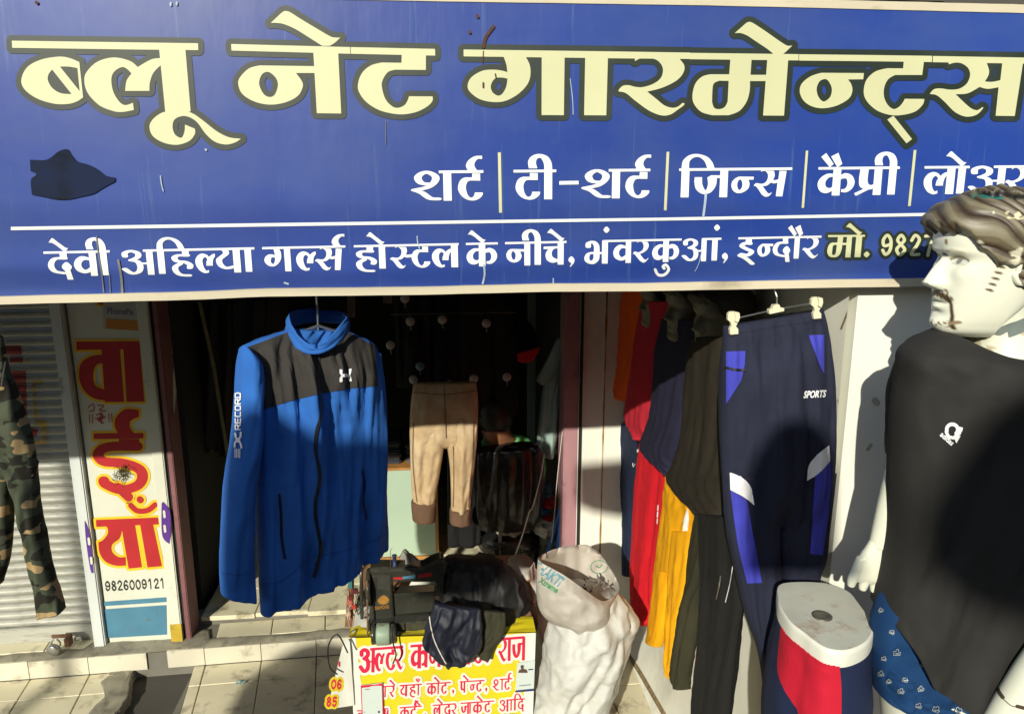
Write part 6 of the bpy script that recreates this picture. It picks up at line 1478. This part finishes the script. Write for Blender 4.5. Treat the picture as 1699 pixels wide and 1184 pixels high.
for x, y, tcol in ((672, 495, 0), (681, 533, 0), (734, 530, 0), (807, 536, 0), (697, 607, 1), (686, 629, 0), (745, 637, 0), (786, 628, 0), (841, 625, 0), (648, 572, 0)):
    t = thing('round_hook', 'x', 'hook', atY(x, y, 3.66), 'round white hooks on the dark rack')
    t['label'] = ('teal round hook disc on the dark rack above the beige jeans' if tcol else {672: 'round pale hook highest on the dark rack, just under the sign', 681: 'round pale hook below the highest one on the dark rack', 734: 'round pale hook in the middle of the upper hook row', 807: 'round pale hook at the right of the upper hook row', 686: 'round pale hook at the left of the lower hook row', 745: 'lowest round pale hook, above the fly of the beige jeans', 786: 'round pale hook above the right edge of the beige jeans', 841: 'round pale hook farthest right in the lower row', 648: 'dim round pale hook farthest left near the jacket shoulder'}[x])
    g = Geo(); g.lathe(atY(x, y, 3.66), (0, -1, 0), [(.0, 0), (.020, 0), (.0225, .003), (.020, .007), (.008, .010), (.0, .0105)], 20); g.mk('disc', M_hookt if tcol else M_hookw, t, True)
    g = Geo(); q = atY(x, y, 3.655); g.tube([q+Vector((0, 0, -.020)), q+Vector((.001, -.006, -.034)), q+Vector((.002, -.012, -.042))], .0022, 6); g.mk('pin', M_hookw, t)
# man bent over behind the black chair
F_grn = fabric('green_shirt', (.20, .62, .20)); M_skin = mat('brown_skin', (.25, .11, .055), .5, .08, 8)
M_hairb = mat('black_hair', (.006, .006, .006), .5, .2, 60, .5, 120)
def skin_body(name, pts, edges, rad, m, parent=None, sub=2):
    w = WO[parent.name] if parent is not None else Vector(pts[0]); me = bpy.data.meshes.new(name); me.from_pydata([tuple(Vector(p)-w) for p in pts], edges, []); me.materials.append(m)
    o = bpy.data.objects.new(name, me); COL.objects.link(o); WO[o.name] = w
    if parent is not None: o.parent = parent
    else: o.location = w
    s = o.modifiers.new('skin', 'SKIN'); s.use_smooth_shade = True
    for i, r in enumerate(rad): me.skin_vertices[0].data[i].radius = (r, r) if not isinstance(r, tuple) else r
    me.skin_vertices[0].data[0].use_root = True
    o.modifiers.new('sub', 'SUBSURF').levels = sub; o.modifiers['sub'].render_levels = sub; return o
PYm = 3.98; pc = atY(838, 745, PYm)
man_i = thing('person', 'person in a green shirt bent forward with black hair, sitting behind the black chair', 'person', (pc.x, PYm, .144))
q = lambda x, y, z: Vector((pc.x+x, PYm+y, z))
zt_ = pc.z
skin_body('body', [q(.10, .10, .60), q(.08, .06, .82), q(.05, 0, zt_-.06), q(-.02, -.06, zt_+.06), q(-.06, -.12, zt_+.14), q(-.10, -.14, zt_+.22),
   q(-.08, .06, zt_-.07), q(-.09, .16, zt_-.25), q(-.02, .36, zt_-.30), q(.18, .06, zt_-.07), q(.19, .16, zt_-.26), q(.12, .36, zt_-.30), q(.0, .34, .56), q(-.0, .36, .20), q(.18, .36, .56), q(.18, .38, .20), q(-.0, .48, .17), q(.18, .48, .17)],
   [(0, 1), (1, 2), (2, 3), (3, 4), (4, 5), (2, 6), (6, 7), (7, 8), (2, 9), (9, 10), (10, 11), (0, 12), (12, 13), (0, 14), (14, 15), (13, 16), (15, 17)],
   [.15, .15, .13, .06, .085, .07, .065, .048, .032, .065, .048, .032, .085, .055, .085, .055, .035, .035], M_skin, man_i)
V, F = cloth([(792, 735, 895, 742), (788, 760, 905, 765), (792, 800, 898, 800), (800, 822, 890, 822)], onY(PYm+.02), [.10, .17, .19, .18], nrow=40, n=60, fold=.02, seed=120, wr=.006)
mk('shirt', V, F, F_grn, man_i, True)
V, F = cloth([(806, 718, 850, 722), (800, 732, 876, 728), (792, 745, 890, 742)], onY(PYm-.02), [.05, .09, .12], nrow=20, n=50, fold=.016, seed=122)
mk('shirt_collar', V, F, F_grn, man_i, True)
g = Geo(); hc = atY(826, 690, PYm-.10); g.lathe(hc+Vector((.0, 0, -.07)), (-.25, -.2, 1), [(.0, -.02), (.07, 0), (.10, .05), (.105, .10), (.09, .16), (.05, .20), (.0, .215)], 24); g.mk('hair', M_hairb, man_i, True)
# black chair back with shiny plastic
M_blkpl = mat('black_plastic', (.010, .010, .010), .25, .2, 12, .5, 26, bd=.004)
ch = thing('office_chair', 'black plastic wrapped office chair standing in the doorway', 'chair', atY(850, 900, 3.95))
V, F = cloth([(800, 742, 882, 733), (790, 752, 900, 745), (786, 790, 902, 790), (790, 850, 897, 850), (798, 880, 885, 878)], onY(3.80), [.03, .06, .07, .06, .03], nrow=40, n=60, fold=.014, seed=131, wr=.006)
mk('backrest', V, F, M_blkpl, ch, True)
V, F = cloth([(795, 880, 885, 880), (788, 890, 895, 890), (795, 905, 890, 905)], onY(3.98), .16, nrow=20, n=50, fold=.01, seed=133); mk('seat', V, F, M_blkpl, ch, True)
p0 = atY(842, 905, 4.05)
Geo().tube([p0, Vector((p0.x, p0.y, .20))], .022, 12).mk('stem', M_mach, ch)
for k in range(5):
    a_ = k*1.2566+.3; Geo().tube([Vector((p0.x, p0.y, .22)), Vector((p0.x+.24*math.cos(a_), p0.y+.24*math.sin(a_), .175))], .014, 8).mk('leg', M_mach, ch)
# broom, blue pipe, wire and clutter to the right of the doorway
M_pinkpl = mat('pink_plastic', (.78, .20, .24), .4, .05); M_greypl = mat('grey_tube', (.16, .14, .14), .5, .1)
br = thing('broom_handle', 'long grey broom handle with a pink grip standing before the black chair', 'broom', atY(830, 930, 3.84))
Geo().tube([atY(835, 742, 3.84), atY(833.5, 772, 3.84)], .0125, 12).mk('grip', M_pinkpl, br, True)
Geo().tube([atY(833.5, 772, 3.84), atY(831, 850, 3.84), atY(828, 960, 3.84)], .011, 12).mk('stick', M_greypl, br, True)
M_bluepl = mat('blue_pipe', (.012, .10, .33), .4, .05)
for pts, lab in (([(938, 738), (934, 820), (922, 870), (906, 925), (900, 950)], 'blue plastic pipe leaning along the pink door jamb, the longer one'), ([(936, 816), (932, 850), (922, 925), (920, 950)], 'shorter blue plastic pipe leaning beside the long one')):
    P_ = [tuple(atY(x, y, 3.80)) for x, y in pts]; g = Geo(); g.tube([tuple(interp(P_, i/20)) for i in range(21)], .0115, 10); tag(g.mk('blue_pipe', M_bluepl, None, True), lab, 'pipe', 'blue pipes by the jamb')
for pts, r, lab in (([(903, 752), (897, 790), (884, 840), (878, 850), (866, 890), (852, 928), (846, 945)], .0035, 'thin white wire hanging in the doorway right of the broom'), ([(935, 700), (925, 790), (920, 850), (915, 900)], .002, 'very thin pale cord beside the blue pipes')):
    P_ = [tuple(atY(x, y, 3.74)) for x, y in pts]; g = Geo(); g.tube([tuple(interp(P_, i/30)) for i in range(31)], r, 6); tag(g.mk('wire', mat('wire_white', (.62, .60, .55), .5), None, True), lab, 'wire')
M_teal = fabric('pale_teal_cloth', (.30, .40, .37))
V, F = cloth([(918, 590, 936, 590), (902, 640, 934, 640), (894, 700, 928, 700), (890, 745, 922, 745), (893, 755, 918, 758)], onY(3.9), .04, nrow=40, n=44, fold=.02, seed=141)
tl = mk('pale_shirt', V, F, M_teal, None, True); tag(tl, 'pale teal shirt hanging inside the doorway beside the pink jamb', 'shirt')
V, F = cloth([(925, 560, 940, 565), (906, 600, 930, 606), (892, 625, 912, 632), (890, 632, 900, 638)], onY(3.86), .025, nrow=30, n=30, fold=.006, seed=143)
mk('sleeve', V, F, M_teal, tl, True)
cap_t = thing('cap', 'navy cap with a red brim hanging dimly in the doorway', 'cap', atY(872, 600, 3.9))
V, F = cloth([(856, 530, 880, 535), (850, 550, 890, 555), (848, 580, 893, 580), (855, 592, 888, 588)], onY(3.9), .05, nrow=20, n=40, fold=.004, seed=145); mk('cap_crown', V, F, fabric('cap_navy', (.008, .010, .03)), cap_t, True)
V, F = cloth([(850, 586, 896, 574), (852, 594, 893, 584), (862, 600, 884, 596)], onY(3.86), .045, nrow=12, n=40, fold=.002, seed=146); mk('cap_brim', V, F, fabric('cap_red', (.5, .01, .02)), cap_t, True)
# door post inside and small goods
M_greenmetal = mat('grey_green_metal', (.16, .20, .17), .5, .1)
Geo()
g = Geo(); g.box((atY(876, 700, 4.2).x, 4.2, .15), (atY(888, 700, 4.2).x, 4.24, 2.4)); tag(g.mk('inner_post', M_greenmetal), 'grey green upright post inside the shop near the right jamb', 'post')
g = Geo(); g.box((atY(870, 800, 3.95).x, 3.95, atY(870, 900, 3.95).z), (atY(880, 800, 3.95).x, 3.975, atY(870, 845, 3.95).z), .003); tag(g.mk('white_box', M_hookw), 'narrow upright white carton right of the broom', 'carton')
for k, (x0, y0, x1, y1, c, lab, nm) in enumerate(((884, 800, 915, 845, (.05, .09, .13), 'shiny blue polythene packet heaped at the right of the doorway', 'packet'), (888, 840, 912, 866, (.03, .12, .22), 'blue packet low in the heap at the right of the doorway', 'packet'), (900, 826, 922, 836, (.5, .02, .02), 'red garment corner on the packets by the jamb', 'garment'), (898, 852, 916, 862, (.45, .02, .02), 'lower red strap on the packets by the jamb', 'strap'), (822, 852, 868, 884, (.45, .47, .33), 'pale cream cushion on the floor behind the broom', 'cushion'), (790, 925, 860, 965, (.12, .14, .09), 'dark green crate on the floor behind the black cloth heap', 'crate'), (885, 866, 925, 880, (.5, .5, .4), 'cream folded sheet under the packets by the jamb', 'sheet'), (895, 885, 930, 920, (.09, .09, .06), 'dusky box on the floor by the right jamb', 'box'))):
    V, F = cloth([(x0+3, y0, x1-3, y0), (x0, y0+(y1-y0)*.3, x1, y0+(y1-y0)*.25), (x0+1, (y0+y1)/2, x1, (y0+y1)/2), (x0, y1, x1-2, y1)], onY(4.1-.03*k), .08, nrow=20, n=36, fold=.02, seed=150+k, wr=.008)
    o = mk(nm if nm != 'garment' else 'red_garment', V, F, mat('goods_%d' % k, c, .3 if k < 2 else .8, .3, 20, .4, 30), None, True); tag(o, lab, nm)
# hanging row on the left inside, and the slanting pole
for k in range(5):
    V, F = cloth([(345+k*26, 470, 360+k*26, 470), (338+k*26, 500, 372+k*26, 500), (338+k*25, 640, 374+k*26, 640), (342+k*25, 740+10*(k % 2), 376+k*25, 742)], onY(4.5), .12, nrow=30, n=40, fold=.03, seed=170+k)
    o = mk('hanging_garment', V, F, fabric('in_dark_%d' % (k % 3), [(.03, .03, .035), (.045, .035, .03), (.02, .028, .03)][k % 3]), None, True)
    tag(o, 'dim dark garment hanging inside the shop left of the jacket, %s from the left' % ['first', 'second', 'third', 'fourth', 'fifth'][k], 'garment', 'dim garments inside left')
g = Geo(); g.tube([atY(331, 500, 4.0), atY(355, 610, 4.1), atY(379, 765, 4.2)], .010, 8); tag(g.mk('leaning_pole', mat('bamboo', (.12, .11, .05), .7, .2, 20)), 'thin bamboo pole leaning inside the shop left of the jacket', 'pole')
# small marks on the maroon jamb and the side wall
surfW = bvh_of(side)
def wall_mark(s, w, m, nm='wall_stain'):
    return surf_print(nm, [ST(s, w, w)], surfW, .002, m, building, step=.6)
M_st1 = mat('wall_brown_stain', (.22, .16, .08), .95, .4, 60); M_st2 = mat('wall_grey_patch', (.42, .42, .34), .95, .2, 30)
Ye = onY(1.793)
for s, w, m in (('1418,495 1412,505 1404,525 1396,545', 1.6, M_st1), ('1419,494 1430,496 1440,497', 1.4, M_st1), ('1432,500 1431,525 1424,560 1419,590 1416,604', 1.3, M_st1), ('1394,665 1400,668', 4.5, M_st2), ('1452,664 1455,668', 5.5, M_st2), ('1440,745 1445,738', 3, M_st2), ('1429,812 1429,820', 4.5, M_st2), ('1415,760 1440,758', .6, M_st2)):
    if int(s[:4]) < 1437: wall_mark(s, w, m)
    else: flat_print('wall_stain', [ST(s, w, w)], Ye, m, building, step=.6)
surf_print('skirting_stain', [ST('1040,1082 1060,1112 1082,1150 1105,1190', 3.5, 3.5)], surfW, .002, M_st1, building, step=1.2)
# ---------------------------------------------------------------- across the street (outside the picture): facades, plus sheets added behind the viewer to cast shade
M_fac = mat('street_facade', (.22, .20, .17), .9, .2, 1.5, dirt=(.10, .09, .08), dscale=1.2)
M_win = mat('window_dark', (.02, .025, .03), .2)
M_shade_cloth = fabric('shade_cloth', (.10, .09, .10))  # cloth of the unseen sheets added to cast shade
for k, (x0, x1, h) in enumerate(((-22, -12, 6.2), (-11.8, -3, 6.7), (-2.8, 6, 6.4), (6.2, 15, 6.7), (15.2, 26, 6.0))):
    b = thing('street_house', 'plain plaster house across the street, %s from the left, outside the photo frame' % ['first', 'second', 'third', 'fourth', 'fifth'][k], 'house', ((x0+x1)/2, -13, -.05), 'houses across the street')
    Geo().box((x0, -19, -.05), (x1, -11, h)).mk('wall', M_fac, b)
    n = int((x1-x0)/2.2)
    for i in range(n):
        for z in (.9, 3.4):
            xc = x0+(i+.5)*(x1-x0)/n; Geo().box((xc-.5, -10.995, z), (xc+.5, -10.95, z+1.2)).mk('window', M_win, b)
LY = -2.6
line = thing('shade_line', 'unseen rope on two posts, added behind the viewer to carry shade sheets', 'shade line', (0, LY, -.05))  # added out of view, only to carry the sheets that cast shade
for x in (-5.2, 1.4): Geo().tube([(x, LY, -.05), (x, LY, 4.6)], .04, 10).mk('post', M_iron, line)
Geo().tube([(-5.2, LY, 4.5), (-2, LY, 4.42), (1.4, LY, 4.5)], .006, 6).mk('rope', M_iron, line)
def shade_piece(pts, pmf, lab, LY=LY):  # added sheet: outline carried back along the sun so its shadow falls there
    out = []
    for x, y in catmull(parse(pts)):
        p = pmf(x, y); t = (LY-p.y)/SUN_TRAVEL.y; out.append(p+SUN_TRAVEL*t)
    g = Geo(); g.prism(out, (0, .006, 0)); o = g.mk('shade_sheet', M_shade_cloth); tag(o, lab, 'sheet', 'unseen sheets added for shade')
shade_piece('424,748! 445,715 480,692 520,712 560,732 600,726 645,735 668,765 664,1000! 600,1040 430,1045!', onY(1.85), 'widest unseen sheet added behind the viewer for its shade')
shade_piece('1236,950! 1240,800 1266,738 1292,712 1330,705 1352,712 1378,748 1388,800 1388,950!', onY(1.78), 'round topped unseen sheet added behind the viewer to cast shade')
shade_piece('1604,745! 1640,690 1690,655 1760,625 1900,590! 1900,1040! 1700,1040! 1620,1010 1560,960 1538,890 1550,830 1580,780', onY(1.31), 'large unseen shade sheet added farther behind the viewer', -6.5)
line2 = thing('shade_line', 'second unseen rope on posts, added farther behind the viewer for the large shade sheet', 'shade line', (-3, -6.5, -.05))  # also added out of view, for the softer shadow of the large sheet
for x in (-6.0, .6): Geo().tube([(x, -6.5, -.05), (x, -6.5, 6.6)], .04, 10).mk('post', M_iron, line2)
Geo().tube([(-6, -6.5, 6.5), (.6, -6.5, 6.5)], .006, 6).mk('rope', M_iron, line2)
shade_piece('460,1090! 580,1060 660,1184! 660,1320! 320,1320! 395,1150', lambda x, y: atZ(x, y, 0), 'leftmost low unseen sheet added behind the viewer for shade')
shade_piece('958,772! 1045,762! 1042,860! 985,850! 958,838!', onY(3.70), 'small square unseen shade sheet added high behind the viewer')
